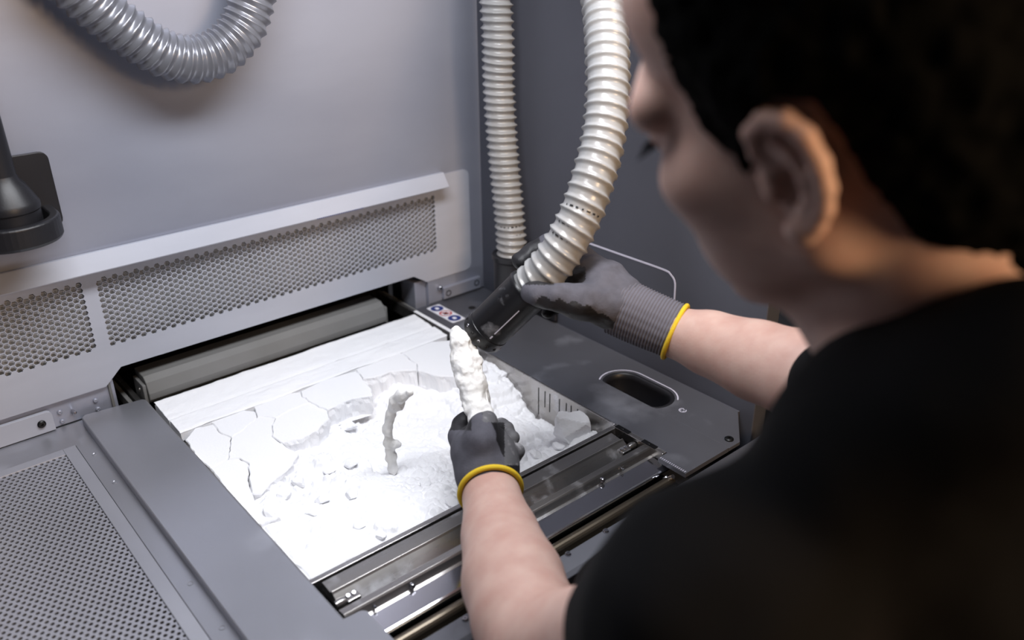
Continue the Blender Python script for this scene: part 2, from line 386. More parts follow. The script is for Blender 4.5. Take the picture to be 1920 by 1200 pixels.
for gi, (a, b) in enumerate(G):
    V, F = hexfield(a, b, GZ0, GZ1, YP-.0023, YP-.0004, .0083, .0042, 1)
    link('honeycomb_grille', mesh('honeycomb_grille', V, F), M['panel'], vp)
    V, F = hexfield(a, b, GZ0-.00415, GZ1-.00415, YP+.0022, YP+.0040, .0083, .0041, 0)
    link('rear_grille', mesh('rear_grille', V, F), M['grille'], vp)
    # pleated filter cloth behind the sheets
    n = int((b-a)/.0054); V = []; F = []
    for i in range(n+1):
        x = a-.01+(b-a+.02)*i/n; y = YP+.008+(.010 if i % 2 else 0)
        V += [(x, y, GZ0-.012), (x, y, GZ1+.012)]
        if i: F.append((2*i-2, 2*i, 2*i+1, 2*i-1))
    link('filter_pleats', mesh('filter_pleats', V, F), M['filter'], vp)
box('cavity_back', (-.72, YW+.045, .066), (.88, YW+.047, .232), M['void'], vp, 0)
# folded lip along the top of the panel
prism_x('top_lip', [(YP-.002, .239), (YP-.010, .240), (YP-.0255, .2185), (YP-.0255, .2165), (YP-.002, .2175)], -.70, .838, M['panel'], vp, .0012)
# fine blue dotted line on the lip
V = []; F = []
for i in range(26):
    x = .585+.0032*i; k = len(V); y = YP-.0262
    V += [(x, y, .2168), (x+.0016, y, .2168), (x+.0016, y, .2182), (x, y, .2182)]; F.append((k, k+1, k+2, k+3))
link('blue_tick_print', mesh('blue_tick_print', V, F), M['blue'], vp)

# strips of wall under the vent panel, with their brackets and rivets
ls = sheet('foot_panel', [(-.70, 0), (.2545, 0), (.2545, .045), (-.70, .045)], [], 'y', YW+.004, YW+.001, M['wall'], wb)
ls['label'] = 'riveted grey wall foot left of the roller slot'
for p in ((112, 773), (117, 790), (179, 751), (184, 767)):
    q = ay(*p, YW); lathe('rivet', q, q+np.array([0, -1, 0]), [(-.001, .0034), (.0010, .0033), (.0018, .0022), (.0018, .0012), (.0008, .001)], M['wall'], ls, 14)
q = ay(136, 770, YW); lathe('stud', q, q+np.array([0, -1, .25]), [(0, .0022), (.016, .0022), (.017, .0014)], M['screw'], ls, 12)
br = sheet('wall_bracket', [(-.70, .0005)]+[(.168, .0005), (.168, .024), (.166, .029), (.162, .031)]+[(-.70, .031)], [], 'y', YW, YW-.006, M['panel'])
props(br, 'long flat grey bracket screwed to the wall above the sieve', 'bracket')
screw('black_bolt', ay(78, 795, YW-.006), (0, -1, 0), .0055, .003, M['blackscrew'], br)
rs = sheet('foot_panel', [(.800, 0), (XR, 0), (XR, .045), (.800, .045)], [], 'y', YW-.001, YW-.004, M['wall'], wb)
rs['label'] = 'grey wall foot right of the roller slot'
bb = box('small_bar', (.828, YW-.012, .004), (.913, YW-.004, .026), M['wall'], wb, .001)
for p in ((.838, .014), (.903, .016)):
    lathe('bore', (p[0], YW-.0119, p[1]), (p[0], YW-.02, p[1]), [(0, .0058), (.0006, .0058), (.0006, .0042), (-.004, .0042)], M['void'], bb, 16)
lathe('stud', (.822, YW-.003, .028), (.822, YW-.02, .028), [(0, .004), (.008, .004), (.009, .003)], M['screw'], wb, 12)

# ================================================================== ROLLER SLOT (recess under the vent)
slot = empty('roller_slot', (.52, YW+.06, 0), 'dark recess under the vent where the roller parks', 'recess')
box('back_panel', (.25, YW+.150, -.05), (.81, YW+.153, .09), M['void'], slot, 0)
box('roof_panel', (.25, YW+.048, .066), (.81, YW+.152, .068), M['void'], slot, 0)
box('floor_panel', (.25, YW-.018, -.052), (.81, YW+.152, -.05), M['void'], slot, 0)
box('side_plate', (.246, YW-.002, -.04), (.250, YW+.12, .058), M['roller'], slot)
box('side_plate', (.800, YW-.002, -.04), (.803, YW+.12, .062), M['wall'], slot)
box('guide_block', (.776, YW+.004, -.02), (.800, YW+.05, .046), M['wall'], slot, .002)
box('white_tab', (.776, YW-.028, -.004), (.797, YW-.006, .0), M['sticker'], slot)
rb = empty('parked_roller_bar', (.5, 1.2, .0), 'dusty dark grey bar lying in the dark slot under the vent', 'bar')
prism_x('bar_body', [(1.176, .002), (1.1755, .012), (1.180, .029), (1.189, .036), (1.226, .036), (1.226, -.004), (1.18, -.004)], .294, .701, M['roller'], rb, .0012)
lathe('axle', (.287, 1.197, .014), (.3, 1.197, .014), [(0, .004), (.42, .004)], M['steel'], rb, 14)
for x0 in (.2885, .7015): box('end_plate', (x0, 1.18, -.01), (x0+.005, 1.222, .026), M['roller'], rb, .001)
# dusty side rails the bars slide on
for x0, x1, lb in ((.2785, .2855, 'left'), (.758, .765, 'right')):
    rl = empty('slide_rail', (x0, 1.17, 0), 'thin metal slide rail running to the wall at the %s end of the white bars' % lb, 'rail', 'slide rails')
    box('rail_strip', (x0, 1.064, -.02), (x1, 1.30, .0015), M['steel'], rl)
    xx = x0-.009 if lb == 'left' else x1+.002
    box('rail_flange', (xx, 1.15, -.02), (xx+.006, 1.30, -.002), M['roller'], rl)
    box('powder_strip', (x0, 1.064, .0015), (x1, 1.178, .0028), M['caked'], rl, .001)

# powder covered bars between the bed and the roller
def dusty_bar(name, y0, y1, z0, z1, label, slope):
    nx, ny = 150, 16; X = np.linspace(.296, .752, nx); S = np.linspace(0, 1, ny)
    gx, gs = np.meshgrid(X, S, indexing='ij'); y = y0+(y1-y0)*gs
    n = fbm(np.stack([gx*30, y*90, gx*0+z1*400], -1), 4)
    z = z1+slope*gs+.0022*n+.0012*np.maximum(0, fbm(np.stack([gx*70, y*160, gx*0+3], -1), 3))
    z = np.where((gs < .02) | (gs > .98), z-.0015, z)
    V = np.stack([gx, y, z], -1).reshape(-1, 3); i = np.arange(nx*ny).reshape(nx, ny)
    Q = np.stack([i[:-1, :-1], i[1:, :-1], i[1:, 1:], i[:-1, 1:]], -1).reshape(-1, 4)
    r = empty(name, (.52, (y0+y1)/2, z0), label, 'bar')
    link('powder_layer', npmesh('powder_layer', V, Q), M['powder'], r)
    box('bar_core', (.2965, y0+.0004, z0), (.7515, y1-.0004, z1-.0018), M['caked'], r, .0006)
    return r
dusty_bar('white_dusted_bar', 1.068, 1.108, -.016, -.001, 'flat metal bar caked in white powder at the rear edge of the bed', .002)
dusty_bar('rear_dusted_bar', 1.111, 1.168, -.016, -.001, 'wider powder covered bar between the roller and the bed', .004)
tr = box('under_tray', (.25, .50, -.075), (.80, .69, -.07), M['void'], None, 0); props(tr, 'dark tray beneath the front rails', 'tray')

# ================================================================== DECK
# perforated sieve at the left
sv = empty('sieve_plate', (.0, .8, 0), 'grey perforated steel sieve plate in a flat frame, lower left', 'sieve')
def perforated(x0, x1, y0, y1, pitch, hr):
    R = pitch/math.sqrt(3); dy = 1.5*R; V = []; F = []
    nr = int((y1-y0)/dy); nc = int((x1-x0)/pitch); ang = [math.pi/6*k for k in range(12)]
    rad = [R if k % 2 == 1 else pitch/2 for k in range(12)]
    for r in range(nr):
        for c in range(nc):
            cx = x1-(c+.5)*pitch-(pitch/2 if r % 2 else 0); cy = y1-(r+.5)*dy; b = len(V)
            V += [(cx+rad[k]*math.cos(ang[k]), cy+rad[k]*math.sin(ang[k]), 0) for k in range(12)]
            V += [(cx+hr*math.cos(t), cy+hr*math.sin(t), 0) for t in ang]; V += [(cx+hr*math.cos(t), cy+hr*math.sin(t), -.0016) for t in ang]
            for k in range(12):
                n = (k+1) % 12; F += [(b+k, b+n, b+12+n, b+12+k), (b+12+k, b+12+n, b+24+n, b+24+k)]
    return V, F
V, F = perforated(-.16, .1635, .42, 1.1145, .0074, .0022)
link('perforated_sheet', mesh('perforated_sheet', V, F), M['sieve'], sv, (0, 0, -.0012))
box('frame_side', (.1605, .42, -.006), (.1765, 1.129, .0), M['sieve'], sv)
box('frame_back', (-.70, 1.1135, -.006), (.1605, 1.129, .0), M['sieve'], sv)
box('outer_margin', (-.70, .42, -.006), (-.155, 1.1135, .0), M['sieve'], sv)
box('sieve_pan', (-.70, .42, -.060), (.176, 1.129, -.055), M['void'], sv, 0)
ld = sheet('left_deck', [(.1772, .42), (.2035, .42), (.2035, YW), (-.70, YW), (-.70, 1.1295), (.1772, 1.1295)], [], 'z', -.006, -.0012, M['plate'])
props(ld, 'shiny grey steel border around the sieve plate', 'deck')
for px, py in ((177, 852), (215, 904), (357, 1094), (417, 1177)):
    q = az(px, py, -.0012); lathe('dimple', q, q+np.array([0, 0, 1.]), [(-.001, .0036), (.0006, .0034), (.0007, .0026), (.0001, .002)], M['plate'], ld, 16)
# raised cover plate between sieve and bed
pl = sheet('cover_plate', [(.2000, .40), (.309, .40), (.309, .600), (.304, .606), (.2865, .607), (.2865, 1.166), (.283, 1.172), (.206, 1.182), (.2000, 1.176)], [], 'z', -.004, .0115, M['plate'], bevel=.0025)
props(pl, 'raised grey steel cover plate between the sieve and the powder bed', 'cover plate')
# right deck: inner and outer panel
idk = sheet('inner_deck_panel', [(.7640, YW-.006), (.7640, .597), (.7455, .597), (.7455, .551), (.8345, .551), (.8345, YW-.006)], [], 'z', -.006, .0004, M['deck'])
props(idk, 'dark steel deck panel right beside the powder bed', 'deck')
cx, cy, rr, hl = .8585, .735, .0335, .027
def stad(cx, cy, r, hl, n=14, a0=0., a1=2*math.pi):
    out = []
    for t in np.linspace(a0, a1, n*2, endpoint=False if a1-a0 > 6.2 else True):
        out.append((cx+r*math.cos(t), cy+(hl if math.sin(t) > 1e-9 else -hl)+r*math.sin(t)))
    return out
clip = lambda L: [(max(x, .8352), y) for x, y in L]
hl_loop = []
for p in clip(stad(cx, cy, rr, hl)):
    if not hl_loop or np.hypot(p[0]-hl_loop[-1][0], p[1]-hl_loop[-1][1]) > 1e-4: hl_loop.append(p)
odk = sheet('outer_deck_panel', [(.8350, YW-.006), (.8350, .551), (.858, .551), (.921, .601), (.921, YW-.006)], [[(max(x, .8362), y) for x, y in hl_loop]], 'z', -.006, -.0004, M['deck'])
props(odk, 'dark steel outer deck panel with an oval opening along the right wall', 'deck')
# rubber lined oval opening
V = []; F = []; L0 = stad(cx, cy, rr-.0006, hl, 20); n = len(L0)
for rr_, z in ((0, -.0006), (-.002, .0002), (-.0055, -.002), (-.0065, -.010), (-.0065, -.07)):
    V += [(x, y, z) for x, y in stad(cx, cy, rr-.0006+rr_, hl, 20)]
for j in range(4):
    for i in range(n): F.append((j*n+i, j*n+(i+1) % n, (j+1)*n+(i+1) % n, (j+1)*n+i))
F.append(tuple(range(4*n, 5*n)))
V = [(max(x, .8362), y, z) for x, y, z in V]
link('rubber_liner', mesh('rubber_liner', V, F, True), M['black'], odk)
# white arc printed round the opening, fan mark, bolt
V = []; F = []; A = stad(cx, cy, rr+.0035, hl, 18, -1.0, 2.2); B = stad(cx, cy, rr+.0055, hl, 18, -1.0, 2.2)
for i, (a, b) in enumerate(zip(A, B)):
    V += [(a[0], a[1], -.0002), (b[0], b[1], -.0002)]
    if i: F.append((2*i-2, 2*i-1, 2*i+1, 2*i))
link('white_arc_print', mesh('white_arc_print', V, F), M['white'], odk)
def ring(name, c, r0, r1, z, m, parent, a0=0, a1=2*math.pi, n=28):
    V = []; F = []
    for i, t in enumerate(np.linspace(a0, a1, n)):
        V += [(r0*math.cos(t), r0*math.sin(t), 0), (r1*math.cos(t), r1*math.sin(t), 0)]
        if i: F.append((2*i-2, 2*i-1, 2*i+1, 2*i))
    return link(name, mesh(name, V, F), m, parent, (c[0], c[1], z))
q = az(1280, 769, 0); ring('fan_mark_print', q, .0044, .0056, -.0002, M['white'], odk, .3, 5.8)
for k in range(3): ring('fan_mark_print', (q[0]+.0018*math.cos(2.1*k), q[1]+.0018*math.sin(2.1*k)), .0008, .0017, -.0002, M['white'], odk, 2.1*k-1.2, 2.1*k+1.6, 10)
screw('black_bolt', az(1367, 824, -.0004), (0, 0, 1), .0062, .003, M['blackscrew'], odk)
lathe('bore', az(885, 577, -.0003), az(885, 577, -.0003)+np.array([0, 0, 1.]), [(0, .0066), (.0003, .0066), (.0003, .005), (-.004, .005)], M['void'], odk, 18)
# skirt between the deck and the right wall
sk = sheet('deck_skirt', [(.600, -.16), (YW-.006, -.16), (YW-.006, -.002), (.600, -.002)], [], 'x', .9215, .9245, M['darkwall']); props(sk, 'dark joint strip between outer deck and right wall', 'strip')
# ruler ticks at the front of the inner panel
V = []; F = []
for i in range(14):
    y = .594-.0031*i; k = len(V); V += [(.7468, y, .0006), (.7500, y, .0006), (.7500, y+.0012, .0006), (.7468, y+.0012, .0006)]; F.append((k, k+1, k+2, k+3))
link('tick_print', mesh('tick_print', V, F), M['white'], idk)
# safety sticker with three pictograms
st = empty('safety_sticker', (.798, 1.136, .0004), 'white sticker with two blue and one red safety signs', 'sticker')
A, B, Cc, D = az(801, 580), az(822, 570), az(870, 598), az(850, 607)
sx0, sx1, sy0, sy1 = .7845, .8125, 1.096, 1.176
rc = .003; outl = []
for (ccx, ccy, a) in ((sx1-rc, sy1-rc, 0), (sx0+rc, sy1-rc, 90), (sx0+rc, sy0+rc, 180), (sx1-rc, sy0+rc, 270)):
    outl += [(ccx+rc*math.cos(math.radians(a+t)), ccy+rc*math.sin(math.radians(a+t))) for t in (0, 30, 60, 90)]
sheet('sticker_film', outl, [], 'z', .0004, .0010, M['sticker'], st, 0)
for k, yy in enumerate((1.162, 1.136, 1.110)):
    c = (.7985, yy)
    if k != 1:
        ring('blue_disc', c, .00001, .0115, .0013, M['blue'], st)
        sheet('glove_mark' if k == 0 else 'mask_mark', [(c[0]-.004, yy-.0045), (c[0]+.001, yy-.005), (c[0]+.0035, yy-.002), (c[0]+.003, yy+.003), (c[0]-.001, yy+.0045), (c[0]-.0035, yy+.002)], [], 'z', .0012, .0016, M['sticker'], st, 0)
    else:
        ring('red_ring', c, .0092, .0115, .0013, M['red'], st)
        sheet('flame_mark', [(c[0]-.005, yy-.003), (c[0]+.001, yy-.006), (c[0]+.005, yy-.003), (c[0]+.003, yy), (c[0]+.0045, yy+.004), (c[0], yy+.003), (c[0]-.002, yy+.006), (c[0]-.004, yy+.001)], [], 'z', .0012, .0015, M['ink'], st, 0)
        sheet('red_slash', [(c[0]-.0082, yy+.0068), (c[0]-.0068, yy+.0082), (c[0]+.0082, yy-.0068), (c[0]+.0068, yy-.0082)], [], 'z', .0012, .0018, M['red'], st, 0)

# build box (open container that holds the powder)
BX0, BX1, BY0, BY1 = .292, .7600, .6900, 1.0670
bxo = empty('build_box', (.526, .88, -.25), 'open steel build box that holds the white powder', 'box')
box('side_wall', (BX0-.004, BY0, -.25), (BX0, BY1, -.001), M['steel'], bxo)
sw = box('side_wall', (BX1, BY0, -.25), (BX1+.0035, BY1, .0006), M['steel'], bxo)
box('front_wall', (BX0-.004, BY0-.0075, -.25), (BX1-.004, BY0, .0003), M['steel'], bxo)
box('back_wall', (BX0-.004, BY1, -.25), (BX1, BY1+.0008, -.02), M['steel'], bxo)
box('floor_plate', (BX0, BY0, -.254), (BX1, BY1, -.25), M['steel'], bxo, 0)
for px, h in ((1010, 50), (1022, 30), (1031, 34), (1049, 26), (1062, 20), (1071, 24), (1083, 20)):
    t = ax(px, 727+(px-1010)*.55, BX1); b = ax(px, 727+(px-1010)*.55+h, BX1)
    box('scale_mark', (BX1-.0006, t[1]-.0006, b[2]), (BX1+.0004, t[1]+.0006, t[2]), M['ink'], sw, 0)

# ------------------------------------------------------------------ front rails
X0, X1 = .297, .7545
fb = empty('scraper_bar', (.52, .66, -.03), 'steel flap bar with ridge along the front edge of the powder bed', 'bar')
prism_x('bar_profile', [(.6795, -.001), (.6620, -.003), (.6585, .0005), (.6560, -.002), (.6365, -.016), (.6365, -.019), (.6795, -.012)], X0+.003, X1-.010, M['steel'], fb, .0006)
for s_, xb in ((1, X0+.012), (-1, X1-.028)):
    h = box('hinge_plate', (xb, .640, -.0155), (xb+.016, .656, -.006), M['steel'], fb, .0012)
    for dx in (.004, .011): screw('hinge_screw', (xb+dx, .648, -.0065), (0, -.45, .9), .0026, .003, M['screw'], h)
    xa = xb-.012 if s_ > 0 else xb+.016
    lathe('pivot_pin', (xa, .646, -.008), (xa+.012, .646, -.008), [(0, .0045), (.004, .0055), (.008, .0055), (.012, .0045)], M['steel'], fb, 16)
r2 = empty('angle_rail', (.52, .61, -.03), 'long shiny steel angle rail with screws in front of the flap bar', 'rail')
prism_x('rail_flange', [(.6315, -.001), (.6215, .0005), (.6190, -.0015), (.6175, -.010), (.6130, -.012), (.6130, -.014), (.6195, -.0125), (.6315, -.004)], X0-.004, X1+.004, M['steel'], r2, .0006)
prism_x('rail_shelf', [(.6130, -.0105), (.5870, -.0120), (.5845, -.0130), (.5835, -.0155), (.5850, -.0160), (.6130, -.0150)], X0-.004, X1, M['smooth'], r2, .0006)
for px, py, r_ in ((776, 1101, .0036), (706, 1141, .002), (1128, 899, .0036), (1162, 877, .002)):
    q = az(px, py, -.006); q[1] = .6170
    screw('rail_screw', q, (0, -.95, .2), r_, .0035, M['screw'], r2)
r3 = empty('round_rail', (.52, .565, -.05), 'brownish steel rail with a rounded edge, frontmost but one', 'rail')
pr = [(.579+.0*t, 0) for t in ()]
cyl = [(.570+.0075*math.cos(t), -.020+.0075*math.sin(t)) for t in np.linspace(.2, math.pi, 9)]
prism_x('rail_profile', [(.5800, -.030), (.5800, -.0215)]+cyl+[(.5600, -.030), (.5600, -.034), (.580, -.034)], X0+.01, X1-.012, M['bronze'], r3, 0)
box('brass_edge', (X0+.01, .5560, -.0315), (X1-.014, .5585, -.0300), M['bronze'], r3, .0004)
lathe('end_stop', (.7385, .577, -.020), (.7385, .560, -.004), [(0, .0045), (.006, .0045), (.007, .003), (.017, .003)], M['screw'], r3, 14)
lg = empty('front_ledge', (.52, .53, -.03), 'dark grey front ledge with cross head screws', 'ledge')
prism_x('ledge_profile', [(.5500, -.010), (.5480, -.0085), (.5250, -.0085), (.5200, -.012), (.5200, -.050), (.523, -.050), (.523, -.013), (.5500, -.012)], .20, .921, M['deck'], lg, .0008)
for px, py in ((872, 1162), (1064, 1039), (1133, 995), (1241, 908)):
    q = az(px, py, -.0085); q[1] = min(q[1], .5455)
    screw('ledge_screw', q, (0, 0, 1), .0038, .0028, M['screw'], lg)
fp = sheet('machine_front', [(-.70, -.92), (.96, -.92), (.96, -.055), (-.70, -.055)], [], 'y', .515, .52, M['deck'], None, .002); props(fp, 'dark steel front panel of the machine below the ledge', 'panel')
# clip strip with two black screws at the right end of the flap bar
cs = empty('clip_strip', (.758, .645, 0), 'narrow clip strip with two black screws at the right bed corner', 'strip')
box('strip_body', (.7560, .598, -.012), (.7635, .689, .0012), M['steel'], cs)
for y in (.672, .624):
    b_ = box('black_pad', (.7555, y-.012, .0012), (.7632, y+.012, .0024), M['blackscrew'], cs, .0005)
    screw('pad_screw', (.7594, y, .0024), (0, 0, 1), .0026, .0012, M['blackscrew'], b_)

# ================================================================== POWDER
def zc(x, y): return (300+x/2.308, 580+y/2.308)
CTRL = [(600, 1050, -.006), (540, 990, -.004), (505, 955, -.006), (560, 930, -.010), (620, 900, -.013), (700, 940, -.014), (760, 965, -.012), (820, 945, -.010), (850, 900, -.014), (650, 1020, -.006), (720, 1000, -.007),
        (640, 860, -.018), (700, 850, -.030), (740, 885, -.034), (690, 800, -.046), (780, 830, -.045), (820, 780, -.045), (800, 735, -.034), (840, 700, -.022), (760, 735, -.034), (800, 700, -.022), (740, 710, -.026), (890, 760, -.030), (930, 715, -.018), (910, 690, -.010), (955, 775, -.045),
        (1000, 825, -.050), (1040, 830, -.040), (985, 865, -.022), (1085, 805, -.020), (1000, 790, -.060), (1030, 800, -.058), (880, 840, -.040), (930, 900, -.018), (790, 880, -.032), (660, 920, -.014), (580, 880, -.018), (940, 820, -.05), (725, 765, -.046),
        (400, 820, -.030), (450, 900, -.030), (480, 800, -.032), (550, 760, -.034), (600, 800, -.036), (650, 740, -.036), (450, 860, -.03), (700, 700, -.034), (760, 680, -.034), (820, 650, -.034), (380, 860, -.03), (520, 840, -.03), (420, 930, -.02), (1120, 800, -.03), (870, 660, -.02)]
nx, ny = 400, 320
gx, gy = np.meshgrid(np.linspace(BX0+.0005, BX1-.0005, nx), np.linspace(BY0+.0005, BY1-.0005, ny), indexing='ij')
num = np.zeros_like(gx); den = np.zeros_like(gx)
for px, py, z in CTRL:
    q = az(px, py, z); wgt = 1/((gx-q[0])**2+(gy-q[1])**2+.00012)**1.6; num += wgt*z; den += wgt
base = num/den
pp = np.stack([gx, gy, gx*0], -1)
big = fbm(pp*22+5, 4); mid = fbm(pp*60+31, 4)
ter = np.floor((base+.010*big)*90+.5)/90*.45+(base+.010*big)*.55           # broken, terraced lumps
rough = np.clip((fbm(pp*9+3, 2)+.35)*1.6, .35, 1)
lump = np.abs(fbm(pp*85+77, 3))
hz = ter+.0075*mid*rough+.0110*(lump-.25)*rough+.0016*fbm(pp*260, 2)
hz = np.minimum(hz, -.003)
hz[:3, :] -= .002; hz[-3:, :] -= .003
V = np.stack([gx, gy, hz], -1).reshape(-1, 3); i = np.arange(nx*ny).reshape(nx, ny)
Q = np.stack([i[:-1, :-1], i[1:, :-1], i[1:, 1:], i[:-1, 1:]], -1).reshape(-1, 4)
pb = link('powder_bed', npmesh('powder_bed', V, Q), M['powder']); props(pb, 'loose white powder filling the build box, dug out at the centre', 'powder', kind='stuff')
def hz_at(x, y):
    a = int(np.clip((x-BX0)/(BX1-BX0)*(nx-1), 0, nx-1)); b = int(np.clip((y-BY0)/(BY1-BY0)*(ny-1), 0, ny-1)); return float(hz[a, b])

# caked surface slabs, split along the cracks
SL = [
 ('left corner', 'beside the cover plate at the rear left corner', [(110, 565), (150, 515), (228, 497), (260, 530), (305, 553), (303, 610), (290, 650), (215, 685), (160, 640)]),
 ('', 'against the white bar at the rear left', [(228, 497), (215, 480), (330, 432), (410, 440), (421, 466), (360, 520), (305, 553), (260, 530)]),
 ('', 'second along the rear bar, with a pointed left end', [(410, 440), (405, 412), (520, 370), (608, 355), (615, 375), (655, 402), (560, 435), (500, 470), (450, 463), (421, 466)]),
 ('', 'third along the rear bar, broken off above the hollow', [(608, 355), (720, 300), (850, 265), (880, 300), (915, 345), (920, 372), (830, 385), (725, 435), (690, 420), (655, 402), (615, 375)]),
 ('', 'rounded and fully ringed by cracks, overhanging the pit', [(655, 402), (690, 420), (722, 437), (735, 470), (680, 520), (610, 560), (530, 578), (490, 550), (485, 500), (500, 470), (560, 435)]),
 ('', 'largest of all, left of centre', [(421, 466), (450, 463), (500, 470), (485, 500), (490, 550), (530, 580), (600, 625), (560, 690), (480, 750), (440, 800), (402, 800), (385, 740), (385, 665), (340, 645), (290, 650), (303, 610), (305, 553), (360, 520)]),
 ('', 'halfway along the cover plate', [(215, 685), (290, 650), (340, 645), (385, 665), (380, 740), (400, 800), (345, 850), (280, 770)]),
 ('', 'fourth along the rear bar, left of the right corner', [(850, 265), (845, 250), (940, 215), (1040, 185), (1110, 235), (1115, 262), (1000, 268), (925, 295), (880, 300)]),
 ('', 'in the rear right corner behind the held part', [(1040, 185), (1130, 145), (1265, 132), (1330, 150), (1400, 215), (1420, 260), (1290, 290), (1200, 288), (1115, 262), (1110, 235)]),
 ('', 'small wedge by the cover plate below the cracks', [(345, 850), (400, 800), (440, 870), (520, 900), (440, 930), (415, 925), (380, 880)]),
 ('', 'at the front left corner by the flap bar', [(560, 1090), (635, 1040), (700, 1000), (840, 1058), (845, 1070), (660, 1146), (620, 1130)])]
def slab(poly, top, thick, seed):
    P = np.array([az(*zc(*p), top)[:2] for p in poly]); c = P.mean(0); out = []
    for a, b in zip(P, np.roll(P, -1, 0)):
        n = max(2, int(np.linalg.norm(b-a)/.0035))
        for t in range(n): out.append(a+(b-a)*t/n)
    out = np.array(out); n = len(out)
    j = np.stack([fbm(np.c_[out*150, np.full(n, 1.)], 3), fbm(np.c_[out*150, np.full(n, 9.)], 3)], 1)*.0022   # same field on both sides of a crack
    out = out+j; tin = np.roll(out, -1, 0)-np.roll(out, 1, 0); nn = np.stack([tin[:, 1], -tin[:, 0]], 1); nn /= np.linalg.norm(nn, axis=1)[:, None]+1e-9
    area2 = np.sum(out[:, 0]*np.roll(out[:, 1], -1)-np.roll(out[:, 0], -1)*out[:, 1]); nn *= np.sign(area2)
    rs = np.random.default_rng(seed); V = []; lev = [(-.00100, top-.0005), (-.00035, top-.0014), (-.0006, top-.006), (-.0012, top-.012), (-.002, top-thick*.7), (-.003, top-thick)]
    ring0 = out+nn*(-.0014); V += [(x, y, top) for x, y in ring0]
    for k, (off, z) in enumerate(lev):
        jit = .0 if k < 2 else .0050
        q = out+nn*off+nn*(fbm(np.c_[out*110, np.full(n, z*110+seed)], 3)*jit)[:, None]
        V += [(x, y, z+.0008*rs.standard_normal()*(k > 1)) for x, y in q]
    F = [tuple(range(n))]
    for k in range(len(lev)):
        for i_ in range(n): F.append((k*n+i_, (k+1)*n+i_, (k+1)*n+(i_+1) % n, k*n+(i_+1) % n))
    F.append(tuple(reversed(range(len(lev)*n, (len(lev)+1)*n))))
    if area2 < 0: F = [tuple(reversed(f)) for f in F]
    return mesh('powder_slab', V, F)
for i_, (nm, lb, poly) in enumerate(SL):
    o = link('powder_slab', slab(poly, -.0025-.0006*(i_ % 3) - (.0015 if i_ in (4,) else 0), (.045 if i_ in (7, 8) else .034 if i_ < 9 else .014), i_+3), M['caked'])
    props(o, 'flat cracked slab of caked white powder, '+lb, 'powder slab', 'cracked powder slabs')

# lumps (implicit, noisy)
def lump(name, prims, h, amp, scale, m, parent=None, oct=4, it=1, lo=None):
    pts = np.array([p for a, b, _, _ in prims for p in (a, b)]); R = max(max(r0, r1) for *_, r0, r1 in prims)+.012
    f = Field(pts.min(0)-R, pts.max(0)+R, h)
    for a, b, r0, r1 in prims: f.cap(a, b, r0, r1, .006)
    f.noise(amp, scale, oct); V, Q = f.surface(); V = relax(V, Q, it, .4); c = V.mean(0)
    return link(name, npmesh(name, V-c, Q), m, parent, c)
# big block at the right front of the bed
def pz(px, py, z): return az(px, py, z)
def rock(name, c, r, seed, m, sub=3, flat=.6):
    bm = bmesh.new(); bmesh.ops.create_icosphere(bm, subdivisions=sub, radius=1.)
    P = np.array([v.co[:] for v in bm.verts]); rs = np.random.default_rng(seed)
    N_ = rs.standard_normal((11, 3)); N_[0] = (.2, -.1, 1); N_ /= np.linalg.norm(N_, axis=1)[:, None]; D_ = rs.uniform(.48, .82, 11)
    s_ = np.min(np.where((P@N_.T) > .15, D_/np.maximum(P@N_.T, .15), 9.), axis=1); s_ = np.minimum(s_, 1.0)
    P = P*s_[:, None]*(1+.10*fbm(P*2.2+seed, 3))[:, None]
    P = P*np.array(r)
    for v, p in zip(bm.verts, P): v.co = p
    me = bpy.data.meshes.new(name); bm.to_mesh(me); bm.free()
    o = link(name, me, m, None, c); return o
q = pz(1066, 809, -.022); o = rock('powder_block', q+np.array([0, 0, .004]), (.033, .031, .032), 5, M['caked'], 4); props(o, 'big white powder block at the right front corner of the bed', 'powder block')
CL = [(1046, 838, .010, 'beside the big block at the right'), (1005, 850, .010, 'right of the gloved fingers'), (905, 690, .0, ''), (945, 700, .013, 'jutting out below the nozzle near the steel side wall'), (975, 735, .012, 'on the slope along the marked steel wall'),
      (655, 800, .013, 'at the mouth of the hollow under the slabs'), (640, 760, .014, 'just under the overhanging rounded slab'), (675, 985, .007, 'small, near the front edge left of the forearm'), (750, 990, .006, 'small, close to the front rim'), (715, 1003, .007, 'low, lying on the front rim'),
      (530, 930, .011, 'in the rubble at the lower left'), (560, 905, .010, 'in the rubble centre left'), (605, 935, .009, 'in the rubble left of centre'), (660, 925, .010, 'in the rubble at the centre'), (585, 960, .008, 'in the rubble near the wedge slab'), (820, 960, .012, 'leaning near the rim left of the forearm'), (848, 940, .011, 'directly left of the yellow glove hem'),
      (800, 720, .013, 'under the rear slabs right of centre'), (700, 740, .012, 'below the broken third slab'), (620, 880, .009, 'left of the curved part'), (545, 880, .010, 'at the edge of the largest slab'), (660, 868, .010, 'front of the hollow'), (795, 905, .009, 'right of the foot of the curved part'), (505, 960, .009, 'by the cover plate near the front')]
for k, (px, py, r_, lb) in enumerate(CL):
    if r_ <= 0: continue
    q = az(px, py, -.02)
    for _ in range(3): q = az(px, py, hz_at(q[0], q[1])+r_*.25)
    o = rock('powder_clod', q, (r_*1.15, r_, r_*.62), 40+k, M['caked'], 3); o.rotation_euler[2] = k*1.3
    props(o, 'white powder clod '+lb, 'powder clod', 'clods of caked powder')
